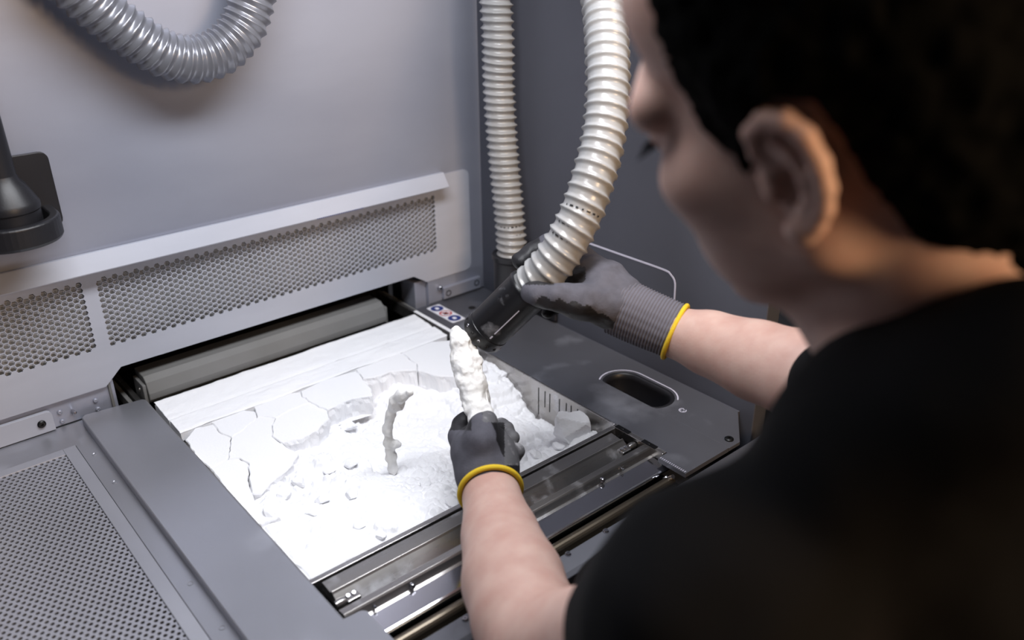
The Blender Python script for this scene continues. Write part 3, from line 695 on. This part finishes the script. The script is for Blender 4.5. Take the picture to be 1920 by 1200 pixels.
# curved printed part standing in the pit
prt = [zc(1020, 735), zc(1008, 690), zc(1000, 640), zc(990, 580), zc(985, 520), zc(998, 455), zc(1020, 400), zc(1045, 372), zc(1080, 362)]
b0 = az(*prt[0], -.045); b0d = float((b0-CAM)@FW)
crv = [ad(p[0], p[1], b0d-.012*t) for t, p in enumerate(prt)]
rad = [.0035, .0055, .0062, .0060, .0058, .0060, .0070, .0070, .0042]
cp = lump('curved_part', [(crv[k], crv[k+1], rad[k], rad[k+1]) for k in range(len(crv)-1)]+[(ad(*zc(1035, 420), b0d-.07), ad(*zc(1048, 405), b0d-.07), .006, .004), (ad(*zc(1025, 585), b0d-.035), ad(*zc(1032, 588), b0d-.035), .0055, .004)], .0013, .0022, 150, M['cream'])
props(cp, 'curved powder crusted printed part standing upright in the pit', 'printed part')

# ================================================================== HOSES
def ridge(R, amp, pitch, wd):
    def f(s, th):
        u = (s/pitch+th/(2*math.pi)) % 1.; x = np.clip(1-np.abs(u-.5)/(wd*.5), 0, 1); return R+amp*x**1.3
    return f
def ribs(R, amp, pitch, sharp=1.6):
    def f(s, th):
        u = (s/pitch+th/(2*math.pi)) % 1.; return R+amp*(1-np.abs(2*u-1)**sharp*2)
    return f
# hose parked in the black socket on the right wall
d1 = 1.415
h1 = [(918, -260), (926, -120), (930, 0), (934, 75), (935, 150), (939, 225), (945, 300), (953, 380), (958, 440), (960, 482)]
H1 = [np.array([.875, 1.075, 1.055]), np.array([.878, 1.08, .90])]+[ax(px, py, .884) for px, py in h1]
o = sweep('parked_hose', H1, .0011, ridge(.0216, .0052, .0122, .80), M['hose'], None, 36); props(o, 'pale ribbed hose standing straight up from the black socket', 'hose')
so_ = empty('hose_socket', (.88, 1.06, 0), 'black round hose socket on the deck in the rear right corner', 'socket')
tp = ax(960, 474, .884); bt = tp.copy(); bt[2] = 0.0; tp = np.array([tp[0], tp[1], tp[2]])
Hs = tp[2]-bt[2]
lathe('socket_tube', bt, bt+np.array([0, 0, 1.]), [(0, .0335), (.004, .0335), (.005, .0315), (Hs-.012, .0315), (Hs-.008, .0345), (Hs-.001, .0345), (Hs, .033), (Hs, .0265), (Hs-.03, .026)], M['black'], so_, 40)
box('socket_backplate', (.9155, bt[1]-.075, .002), (.9245, bt[1]+.045, Hs+.012), M['black'], so_, .004)
box('socket_arm', (.893, bt[1]-.012, .012), (.917, bt[1]+.012, Hs-.02), M['black'], so_, .003)
def hose_print(parent, path, spots, r0, n=7, half=50):
    C, S = spline(path, .001); V = []; F = []
    for sp in spots:
        i = int(np.argmin(np.linalg.norm(C-sp, axis=1))); t = C[i+1]-C[i-1]; t /= np.linalg.norm(t)
        vw_ = CAM-C[i]; e1_ = vw_-t*(vw_@t); e1_ /= np.linalg.norm(e1_); e2_ = np.cross(t, e1_)
        for k in range(n):
            a_ = math.radians(-half+2*half*k/(n-1)); wa = math.radians(2.2+1.6*((k*7) % 3)); b_ = len(V)
            for da, dt in ((-wa, -.0011), (wa, -.0011), (wa, .0011), (-wa, .0011)):
                V.append(C[i]+t*dt+(r0+.0004)*(math.cos(a_+da)*e1_+math.sin(a_+da)*e2_))
            F.append((b_, b_+1, b_+2, b_+3))
    link('print_marks', mesh('print_marks', V, F), M['ink'], parent)
hose_print(o, H1, [ax(957, 421, .884), ax(958, 437, .884)], .0226, 6, 42)
# suction hose in the right hand
h2 = [(1095, -220, 1.10), (1118, -70, 1.055), (1133, 20, 1.03), (1139, 110, 1.01), (1139, 190, 1.0), (1130, 265, .995), (1112, 335, .99), (1090, 400, .99), (1062, 455, .995), (1030, 502, 1.005), (1003, 532, 1.018), (990, 545, 1.024)]
H2 = [np.array([.84, .93, 1.055]), np.array([.835, .90, .90])]+[ad(*p) for p in h2]
o = sweep('suction_hose', H2, .0012, ridge(.0236, .0036, .0143, .60), M['hose'], None, 40); props(o, 'pale ribbed suction hose arching down to the black nozzle', 'hose')
hose_print(o, H2, [ad(1077, 428, .992), ad(1066, 449, .995), ad(1092, 396, .99)], .0246)
nT, nB = ad(993, 541, 1.022), ad(902, 629, 1.062)
noz = empty('suction_nozzle', nB, 'black cylindrical suction nozzle held by the right glove', 'nozzle')
L = np.linalg.norm(nB-nT)
lathe('nozzle_tube', nT, nB, [(.004, .0235), (-.002, .0265), (0, .0280), (.003, .0285), (.006, .0275), (L-.016, .0272), (L-.0155, .0280), (L-.002, .0280), (L, .0268), (L, .0235), (L-.03, .0225)], M['nozzle'], noz, 48)
dv, uu, vv = frame_for(nB-nT)
vw = (CAM-nB)/np.linalg.norm(CAM-nB); e1 = vw-dv*(vw@dv); e1 /= np.linalg.norm(e1); e2 = np.cross(dv, e1)
# right of the axis in the picture
if e2@RT < 0: e2 = -e2
for k in range(14):
    an = 2*math.pi*k/14+.1; n = math.cos(an)*e1+math.sin(an)*e2; c = nT+dv*(L-.0075)+n*.0278
    lathe('bleed_hole', c, c+n, [(0, .0022), (.0005, .0022), (.0009, .0017), (.0004, .0008)], M['screw'] if k % 3 == 0 else M['ink'], noz, 10)
an = .38; n = math.cos(an)*e1+math.sin(an)*e2; tg = -math.sin(an)*e1+math.cos(an)*e2
def stripe(t0, t1, wd, nm='white_stripe_print'):
    V = []
    for t in (t0, t1):
        for s_ in (-wd, wd):
            for r_ in (.0270, .0277): V.append(dv*t+n*r_+tg*s_)
    F = [(0, 1, 3, 2), (4, 6, 7, 5), (0, 4, 5, 1), (2, 3, 7, 6), (1, 5, 7, 3), (0, 2, 6, 4)]
    link(nm, mesh(nm, V, F), M['white'], noz, nT)
stripe(.018, L-.028, .0006); stripe(L-.024, L-.0195, .0009)
# hose hanging in front of the back wall, upper left
h3 = [(60, -110), (130, -35), (190, 20), (250, 66), (305, 100), (360, 112), (410, 98), (448, 62), (468, 15), (480, -50), (488, -140)]
H3 = [ay(px, py, 1.105+.004*k*(1 if k < 6 else 0)) for k, (px, py) in enumerate(h3)]
H3 = [np.array([.265, 1.135, 1.055]), np.array([.258, 1.135, .82])]+[ay(px, py, 1.135) for px, py in h3]+[np.array([.525, 1.135, .84]), np.array([.525, 1.135, 1.055])]
o = sweep('hanging_hose', H3, .0011, ridge(.0262, .0048, .0128, 1.), M['wirehose'], None, 40); props(o, 'silver grey ribbed hose looping down in front of the back wall', 'hose')

# ================================================================== BRUSH HOLDER at the left edge
bh = empty('brush_holder', (.19, YW, .28), 'black brush nozzle hanging in a cradle at the left edge of the wall', 'holder')
cxh, yc = .174, 1.130
outl = []
for (ccx, ccz, a) in ((.232-.010, .385-.010, 0), (.120+.01, .385-.010, 90), (.120+.01, .290+.01, 180), (.232-.010, .290+.01, 270)):
    outl += [(ccx+.01*math.cos(math.radians(a+t)), ccz+.01*math.sin(math.radians(a+t))) for t in (0, 22, 45, 67, 90)]
sheet('back_plate', [(x+.003, z+.0) for x, z in outl], [], 'y', 1.166, 1.160, M['black'], bh, .0015)
box('wall_spacer', (.15, 1.165, .30), (.22, YW-.0005, .36), M['black'], bh, .002)
# cradle: thick rounded U around the brush
V = []; F = []; n = 25
prof = [(.044, .292), (.046, .292), (.048, .296), (.048, .318), (.046, .320), (.038, .320), (.037, .318), (.037, .294), (.038, .292)]
U = []
for k in range(n):
    t = math.pi*k/(n-1); U.append((math.cos(t), -math.sin(t)))
U = [(1, .9)]+U+[(-1, .9)]
for (a, b) in U:
    for r_, z in prof:
        V.append((cxh+a*r_*1.08, yc+(b*r_ if b <= 0 else b*.036), z))
m_ = len(prof)
for k in range(len(U)-1):
    for i in range(m_): F.append((k*m_+i, k*m_+(i+1) % m_, (k+1)*m_+(i+1) % m_, (k+1)*m_+i))
F += [tuple(range(m_)), tuple(range((len(U)-1)*m_, len(U)*m_))[::-1]]
me = mesh('cradle', V, F); bm = bmesh.new(); bm.from_mesh(me); bmesh.ops.recalc_face_normals(bm, faces=bm.faces); bm.to_mesh(me); bm.free()
bev(link('cradle', me, M['black'], bh), .0012)
lathe('brush_head', (cxh, yc, .300), (cxh, yc, 1), [(0, .031), (.002, .033), (.030, .033), (.032, .0345), (.038, .0345), (.041, .033), (.060, .024), (.066, .019), (.075, .0165)], M['black'], bh, 40)
lathe('brush_tube', (cxh, yc, .37), (cxh-.010, yc, 1.05), [(0, .0172), (.68, .0172)], M['black'], bh, 32)

# ================================================================== HELD PART
hp = [(856, 622, 1.045, .0085), (862, 640, 1.042, .0125), (872, 680, 1.035, .0150), (882, 720, 1.028, .0155), (893, 760, 1.02, .0150), (902, 795, 1.01, .0150), (908, 830, 1.0, .013)]
prims = [(ad(*a[:3]), ad(*b[:3]), a[3], b[3]) for a, b in zip(hp[:-1], hp[1:])]
prims += [(ad(884, 655, 1.045), ad(890, 700, 1.04), .009, .010), (ad(890, 700, 1.04), ad(906, 765, 1.03), .010, .010)]
held = empty('held_part', ad(900, 780, 1.02), 'long powder crusted printed part held upright in the left glove', 'printed part')
lump('crusted_shaft', prims, .0013, .006, 75, M['cream'], held, 4, 1)
fin = spline([ad(896, 655, 1.036), ad(905, 700, 1.03), ad(914, 745, 1.022), ad(924, 785, 1.012)], 24)[0]; V = []; F = []
for i, c in enumerate(fin):
    for dxv, dz in ((-.010, 0), (0, 0), (0, .0012), (-.010, .0012)): V.append(c+RT*dxv+FW*dz)
for i in range(23):
    for k in range(4): F.append((4*i+k, 4*i+(k+1) % 4, 4*i+4+(k+1) % 4, 4*i+4+k))
F += [(3, 2, 1, 0), (92, 93, 94, 95)]
link('thin_flange', mesh('thin_flange', V, F), M['cream'], held)

# ================================================================== PERSON
person = empty('person', (.46, .10, -.92), 'person in a black T-shirt and grey work gloves leaning over the machine', 'person')
# --- head frame
PH, TH, RO = math.radians(48), math.radians(15), math.radians(-19)
rh = _r; fhh = _fh
Fh = -math.sin(PH)*rh+math.cos(PH)*fhh; Lh = -math.cos(PH)*rh-math.sin(PH)*fhh
hF = math.cos(TH)*Fh-math.sin(TH)*_z; hL = Lh; hU = np.cross(hF, hL)
hL, hU = math.cos(RO)*hL+math.sin(RO)*hU, math.cos(RO)*hU-math.sin(RO)*hL
HR = np.stack([hF, hL, hU], 1)
EAR = np.array([-.004, .078, .0]); HS = 1.08
HC0 = ad(1490, 335, .425)-HR@(EAR*HS)
def hd(x, y, z): return HC0+HR@(np.array([x, y, z])*HS)
NB = ad(1815, 640, .50)           # base of the neck
bodyV, bodyQ = [], []
def add_piece(f, it=1, lam=.4):
    V, Q = f.surface(); V = relax(V, Q, it, lam); off = sum(len(v) for v in bodyV); bodyV.append(V); bodyQ.append(Q+off)
# --- head and neck
c = HC0; f = Field(c-np.array([.21]*3), c+np.array([.21]*3), .0026)
S = HS
f.ell(hd(-.012, 0, .045), np.array([.098, .074, .088])*S, HR, .01)
f.ell(hd(.040, 0, -.015), np.array([.058, .060, .085])*S, HR, .02)
f.ell(hd(.042, 0, .074), np.array([.052, .064, .054])*S, HR, .015)
for s_ in (1, -1):
    f.cap(hd(.000, s_*.054, -.048), hd(.068, s_*.016, -.097), .019*S, .017*S, .025)
    f.cap(hd(.080, s_*.046, .030), hd(.092, s_*.012, .034), .013*S, .013*S, .015)
    f.ell(hd(.066, s_*.046, -.012), np.array([.022, .020, .018])*S, HR, .02)
    f.ell(hd(.030, s_*.050, -.030), np.array([.04, .016, .035])*S, HR, .025)
    f.ell(hd(.052, s_*.036, -.060), np.array([.032, .020, .032])*S, HR, .02)
    f.ell(hd(.109, s_*.033, .011), np.array([.018, .017, .012])*S, HR, .008, 'sub')
    f.ell(hd(.083, s_*.032, .011), np.array([.013, .013, .012])*S, HR, .003)
f.ell(hd(.072, 0, -.100), np.array([.02, .024, .018])*S, HR, .02)
f.cap(hd(.040, 0, -.088), ad(1675, 660, .50), .034, .040, .02)
f.cap(hd(.092, 0, .022), hd(.106, 0, -.022), .008*S, .0115*S, .010)
f.ell(hd(.098, 0, -.056), np.array([.012, .024, .006])*S, HR, .006)
f.ell(hd(.097, 0, -.067), np.array([.012, .020, .007])*S, HR, .006)
f.cap(hd(-.028, 0, -.035), NB, .056*S, .066, .02)
f.cap(hd(-.060, 0, -.040), NB-FW*.0+RT*.03, .036*S, .05, .03)
# ears
def ear(s_):
    fl = math.radians(6)
    uF = np.array([math.cos(fl), 0, 0])+np.array([0, -math.sin(fl)*s_, 0]); wO = np.array([math.sin(fl), 0, 0])+np.array([0, math.cos(fl)*s_, 0]); tl = math.radians(2); vU = math.cos(tl)*np.array([0, 0, 1.])-math.sin(tl)*uF; uF = math.cos(tl)*uF+math.sin(tl)*np.array([0, 0, 1.])
    def e(u, v, w_): return hd(*(np.array([EAR[0]-.004, s_*.0735, 0])+(u+.006)*uF+v*vU+w_*wO))
    f.ell(e(-.003, .002, .002), np.array([.0175, .0065, .029])*S, np.stack([HR@uF, HR@wO, HR@(vU/np.linalg.norm(vU))], 1), .004)
    f.ell(e(-.001, -.004, .0095), np.array([.009, .0075, .012])*S, np.stack([HR@uF, HR@wO, HR@(vU/np.linalg.norm(vU))], 1), .002, 'sub')
    hx = [(.006, .006, .006), (.013, .014, .006), (.012, .025, .007), (.003, .032, .008), (-.008, .0315, .009), (-.0165, .024, .010), (-.020, .011, .010), (-.0195, -.002, .009), (-.0155, -.014, .008), (-.009, -.023, .007), (-.002, -.029, .006)]
    rr_ = [.003, .0036, .0044, .0048, .0048, .0048, .0048, .0046, .0046, .0052, .0068]
    for k in range(len(hx)-1): f.cap(e(*hx[k]), e(*hx[k+1]), rr_[k]*S, rr_[k+1]*S, .0025)
    ah = [(.001, .020, .007), (-.007, .015, .008), (-.011, .004, .009), (-.010, -.008, .008), (-.005, -.016, .007)]
    for k in range(len(ah)-1): f.cap(e(*ah[k]), e(*ah[k+1]), .0038*S, .0038*S, .0025)
    f.cap(e(.012, .001, .004), e(.009, -.007, .008), .0050*S, .0042*S, .003)
    f.cap(e(.000, -.024, .006), e(.004, -.028, .005), .0070*S, .0058*S, .004)
ear(1); ear(-1)
add_piece(f, 1, .3)
# --- forearms (bare skin)
lw, le = ad(918, 905, .972), ad(985, 1195, .755)
LF = [(ad(915, 880, .985), .026), (ad(922, 932, .953), .0318), (ad(938, 1005, .90), .0405), (ad(962, 1090, .835), .0495), (ad(985, 1160, .78), .0485), (ad(1015, 1215, .74), .046), (ad(1110, 1215, .68), .048), (ad(1310, 1190, .50), .055)]
RF = [(ad(1205, 600, 1.01), .025), (ad(1262, 622, .995), .0285), (ad(1330, 643, .97), .0365), (ad(1420, 676, .93), .0435), (ad(1500, 703, .89), .0465), (ad(1600, 742, .84), .045), (ad(1760, 760, .72), .05)]
for ch in (LF, RF):
    P = np.array([p for p, _ in ch]); f = Field(P.min(0)-.075, P.max(0)+.075, .004); f.chain(ch, .006); add_piece(f, 6, .5)
# --- hidden torso core, so that head and arms belong to one body
LS, RS = ad(1330, 1180, .47), ad(1905, 760, .66)
f = Field((.1, -.25, -.25), (.9, .5, .6), .010)
chest = np.array([.455, .10, .17]); pelvis = np.array([.46, .06, -.12])
f.cap(NB, chest, .06, .10, .04); f.cap(chest, pelvis, .12, .12, .05); f.cap(LS, chest, .05, .09, .05); f.cap(RS, chest, .05, .09, .05); f.cap(LS, ad(1110, 1215, .68), .05, .045, .03); f.cap(RS, ad(1700, 755, .76), .05, .045, .03)
add_piece(f, 1, .5)
V = np.vstack(bodyV); Q = np.vstack(bodyQ); org = np.array(person.location)
body = link('body', npmesh('body', V-org, Q), M['skin'], person, org)
# --- hair
f = Field(HC0-np.array([.20]*3), HC0+np.array([.20]*3), .003)
f.ell(hd(-.013, 0, .047), np.array([.100, .082, .102])*S, HR, .0)
f.ell(hd(-.055, 0, .010), np.array([.062, .076, .085])*S, HR, .02)
f.ell(hd(.008, 0, .088), np.array([.080, .068, .060])*S, HR, .02)
f.cap(hd(-.052, 0, -.02), hd(-.076, 0, -.085), .059*S, .048*S, .02)
for s_ in (1, -1): f.cap(hd(.014, s_*.066, .045), hd(.014, s_*.068, .006), .012*S, .009*S, .01)
f.noise(.007, 110, 3)
gidx = np.meshgrid(*[f.lo[k]+f.h*np.arange(f.n[k]) for k in range(3)], indexing='ij'); lp = (np.stack(gidx, -1)-HC0)@HR/S
zl = np.interp(lp[..., 0], [-.12, -.085, -.060, -.046, -.034, -.024, -.006, .004, .012, .020, .035, .045, .055, .065, .075, .12], [-.100, -.098, -.085, -.060, -.010, .036, .040, .034, .020, .004, .012, .030, .058, .098, .135, .18])
zl = zl+.006*fbm(lp*70, 2)
f.F = np.maximum(f.F, ((zl-lp[..., 2])*.75*S).astype(np.float32))
V, Q = f.surface(); V = relax(V, Q, 1, .4); link('hair', npmesh('hair', V-org, Q), M['hair'], person, org)
# eyes, brows and lashes
for s_ in (1, -1):
    f = Field(hd(.09, s_*.032, .02)-.035, hd(.09, s_*.032, .02)+.035, .0018)
    f.cap(hd(.088, s_*.050, .034), hd(.1, s_*.016, .036), .0032, .0042, .003); V, Q = f.surface(); link('eyebrow', npmesh('eyebrow', V-org, Q), M['hair'], person, org)
    f = Field(hd(.09, s_*.032, .02)-.035, hd(.09, s_*.032, .02)+.035, .0012)
    for k in range(7):
        t = (k-3)/3.; a_ = np.array([.094-.006*abs(t), s_*(.032+.012*t), .008]); f.cap(hd(*a_), hd(*(a_+np.array([.010, s_*.004*(t+.6), -.004]))), .0012, .0008, .001)
    V, Q = f.surface(); link('eyelashes', npmesh('eyelashes', V-org, Q), M['hair'], person, org)
# --- T-shirt
f = Field((.02, -.36, -.30), (.98, .56, .62), .0062)
f.cap(ad(1830, 850, .50), ad(1420, 1150, .55), .080, .080, .04)
f.cap(ad(1500, 1080, .62), ad(1172, 1112, .75), .075, .047, .04)
f.cap(ad(1935, 695, .405), ad(1650, 850, .46), .050, .058, .04)
f.cap(LS, ad(1172, 1204, .67), .075, .050, .04)
f.cap(RS, ad(1580, 732, .82), .075, .052, .04); f.cap(RS, ad(1830, 850, .50), .075, .08, .05)
f.ell(chest+np.array([.02, -.02, -.04]), (.17, .11, .20), np.eye(3), .06)
f.cap(pelvis+np.array([0, .03, .12]), pelvis+np.array([0, 0, -.10]), .15, .155, .08)
f.noise(.010, 14, 3)
V, Q = f.surface(); V = relax(V, Q, 2, .5); shirt = link('t_shirt', npmesh('t_shirt', V-org, Q), M['shirt'], person, org)
# trousers and shoes, below the frame
f = Field((.2, -.32, -.925), (.75, .40, .0), .012)
for s_ in (-1, 1):
    hip = pelvis+np.array([s_*.085, -.01, -.03]); kn = np.array([.46+s_*.10, .10, -.45]); an_ = np.array([.46+s_*.11, .04, -.86])
    f.cap(hip, kn, .095, .066, .03); f.cap(kn, an_, .064, .052, .02)
f.cap(pelvis, pelvis+np.array([0, 0, -.05]), .14, .14, .05)
V, Q = f.surface(); V = relax(V, Q, 1); link('trousers', npmesh('trousers', V-org, Q), M['trouser'], person, org)
for s_ in (-1, 1):
    f = Field((.46+s_*.11-.08, -.10, -.925), (.46+s_*.11+.08, .30, -.78), .008); c = np.array([.46+s_*.11, .04, -.885])
    f.cap(c, c+np.array([0, .13, -.004]), .036, .032, .02); f.cap(c, c+np.array([0, 0, .05]), .036, .045, .02)
    V, Q = f.surface(); link('shoe', npmesh('shoe', V-org, Q), M['black'], person, org)

# --- gloves
def paint(me, V, Q, fn):
    c = V[Q].mean(1); idx = fn(c); me.polygons.foreach_set('material_index', idx.astype(np.int32)); me.update()
def pix(P):
    q = P-CAM; D = q@FW; return 960+FPX*(q@RT)/D, 600+FPX*(q@DN)/D, D
def cuff(name, parent, A, B, ra, rb, n_rib, hem_r, flat, axis_w):
    """ribbed sleeve from A to B with fine lengthwise ribs, plus a yellow hem ring"""
    d, _, _ = frame_for(B-A); w_ = axis_w-d*(axis_w@d); w_ /= np.linalg.norm(w_); v_ = np.cross(d, w_); L_ = np.linalg.norm(B-A); V = []; seg = 64; ns = max(12, int(L_/n_rib*6))
    for i in range(ns):
        t = i/(ns-1)
        for k in range(seg):
            th = 2*math.pi*k/seg; r_ = ra+(rb-ra)*t+.0007*math.cos(2*math.pi*L_*t/n_rib)+.0005*math.sin(th*3+t*5)+.0004*math.cos(th*44); V.append(A+d*L_*t+r_*(math.cos(th)*w_+flat*math.sin(th)*v_))
    i = np.arange(ns*seg).reshape(ns, seg); j = np.roll(i, -1, 1)
    Q = np.stack([i[:-1], j[:-1], j[1:], i[1:]], -1).reshape(-1, 4)
    o = link(name, npmesh(name, np.array(V)-org, Q), M['cuff'], parent, org)
    P = [B+(rb+.0005)*(math.cos(th)*w_+flat*math.sin(th)*v_) for th in np.linspace(0, 2*math.pi, 33)]
    sweep('yellow_hem', P, 80, hem_r, M['hem'], o, 12)
    return o
# left glove: thumb on top, index behind the part, three curled fingertips on the right
f = Field(ad(905, 850, 1.0)-.115, ad(905, 850, 1.0)+.115, .0019)
f.chain([(ad(920, 918, .966), .0315), (ad(912, 885, .975), .0325), (ad(906, 855, .985), .0325)], .015)
f.ell(ad(898, 838, .990), (.030, .026, .032), np.stack([RT, DN, FW], 1), .015)
f.ell(ad(920, 865, .992), (.030, .034, .030), np.stack([RT, DN, FW], 1), .015)
f.chain([(ad(905, 862, .965), .018), (ad(903, 825, .960), .0165), (ad(905, 800, .968), .0138), (ad(915, 787, .982), .0105)], .010)       # thumb
f.chain([(ad(872, 850, 1.0), .016), (ad(862, 818, 1.02), .0125), (ad(866, 796, 1.035), .0105), (ad(874, 785, 1.035), .0092)], .008)        # index
f.chain([(ad(890, 840, 1.03), .0125), (ad(918, 812, 1.055), .0110), (ad(940, 800, 1.045), .0100), (ad(951, 803, 1.030), .0085)], .004)     # middle
f.chain([(ad(905, 858, 1.03), .0120), (ad(932, 832, 1.050), .0108), (ad(952, 818, 1.035), .0100), (ad(961, 821, 1.018), .0088)], .0035)    # ring
f.chain([(ad(925, 885, 1.01), .0130), (ad(948, 870, 1.025), .0110), (ad(962, 852, 1.015), .0105), (ad(969, 846, 1.002), .0098)], .0035)    # little
V, Q = f.surface(); V = relax(V, Q, 2, .45); me = npmesh('glove', V-org, Q)
gl = link('glove', me, [M['knit'], M['coat'], M['tipcoat']], person, org); gl['label'] = 'grey knit left glove with black coated palm and dusty fingertips'
def fnL(c):
    x, y, D = pix(c); jag = 1.2*np.sin(y*.25)
    edge = np.interp(y, [760, 780, 795, 815, 835, 860, 900, 930], [898, 906, 924, 930, 934, 945, 955, 960])
    co = (x > edge+jag) | ((y < 806+jag) & (x < 884)) | (D > 1.03)
    tip = ((x > 946) & (y < 872) & (y > 785)) | ((y < 792) & (x > 905)) 
    return np.where(tip & (x > 905), 2, np.where(co, 1, 0))
paint(me, V, Q, fnL)
_b = ad(920, 921, .958); _ax = _b-ad(938, 1005, .90); _ax /= np.linalg.norm(_ax)
cuff('cuff', gl, _b+_ax*.045, _b, .0335, .0340, .0034, .0031, 1., RT)
# right glove: thumb along the nozzle on the near side, fingers behind the hose
f = Field(ad(1080, 540, 1.02)-.15, ad(1080, 540, 1.02)+.15, .0021)
f.chain([(ad(1200, 592, 1.012), .0285), (ad(1165, 572, 1.015), .0310), (ad(1130, 552, 1.02), .0340)], .015)
f.ell(ad(1118, 535, 1.035), (.038, .036, .026), np.stack([RT, DN, FW], 1), .015)
f.chain([(ad(1135, 575, 1.0), .0235), (ad(1088, 566, .985), .0200), (ad(1045, 558, .982), .0150), (ad(1012, 551, .985), .0130), (ad(993, 548, .990), .0110)], .010)  # thumb
f.chain([(ad(1110, 500, 1.045), .0165), (ad(1075, 462, 1.065), .0125), (ad(1030, 455, 1.068), .0118), (ad(995, 474, 1.058), .0112), (ad(976, 489, 1.048), .0100)], .007)    # index
f.chain([(ad(1105, 520, 1.05), .0160), (ad(1060, 500, 1.078), .0120), (ad(1015, 500, 1.082), .0112), (ad(985, 520, 1.07), .0100)], .005)
f.chain([(ad(1105, 545, 1.05), .0155), (ad(1062, 535, 1.080), .0120), (ad(1025, 535, 1.085), .0110), (ad(1005, 555, 1.078), .0095)], .005)
f.chain([(ad(1112, 570, 1.045), .0145), (ad(1072, 568, 1.072), .0110), (ad(1040, 572, 1.075), .0100), (ad(1025, 588, 1.065), .0085)], .005)
f.noise(.0045, 45, 3)
V, Q = f.surface(); V = relax(V, Q, 2, .45); me = npmesh('glove', V-org, Q)
gr = link('glove', me, [M['knit'], M['coat'], M['tipcoat']], person, org); gr['label'] = 'grey knit right glove gripping the suction hose'
def fnR(c):
    x, y, D = pix(c); jag = 3*np.sin(x*.22)
    low = np.interp(x, [980, 1010, 1040, 1075, 1100, 1130, 1150, 1200], [600, 556, 562, 566, 572, 590, 600, 640])
    co = (y > low+jag) | ((x < 1098) & (y < 560) & (y > 500) & (D > 1.0)) | ((x < 1040) & (y > 515) & (D < 1.0) & (y < 534))
    return np.where(((x < 1012) & (y < 512)) | co, 1, 0)
paint(me, V, Q, fnR)
cuff('cuff', gr, ad(1158, 573, 1.014), ad(1266, 622, .994), .0345, .0322, .0036, .0028, .98, DN)
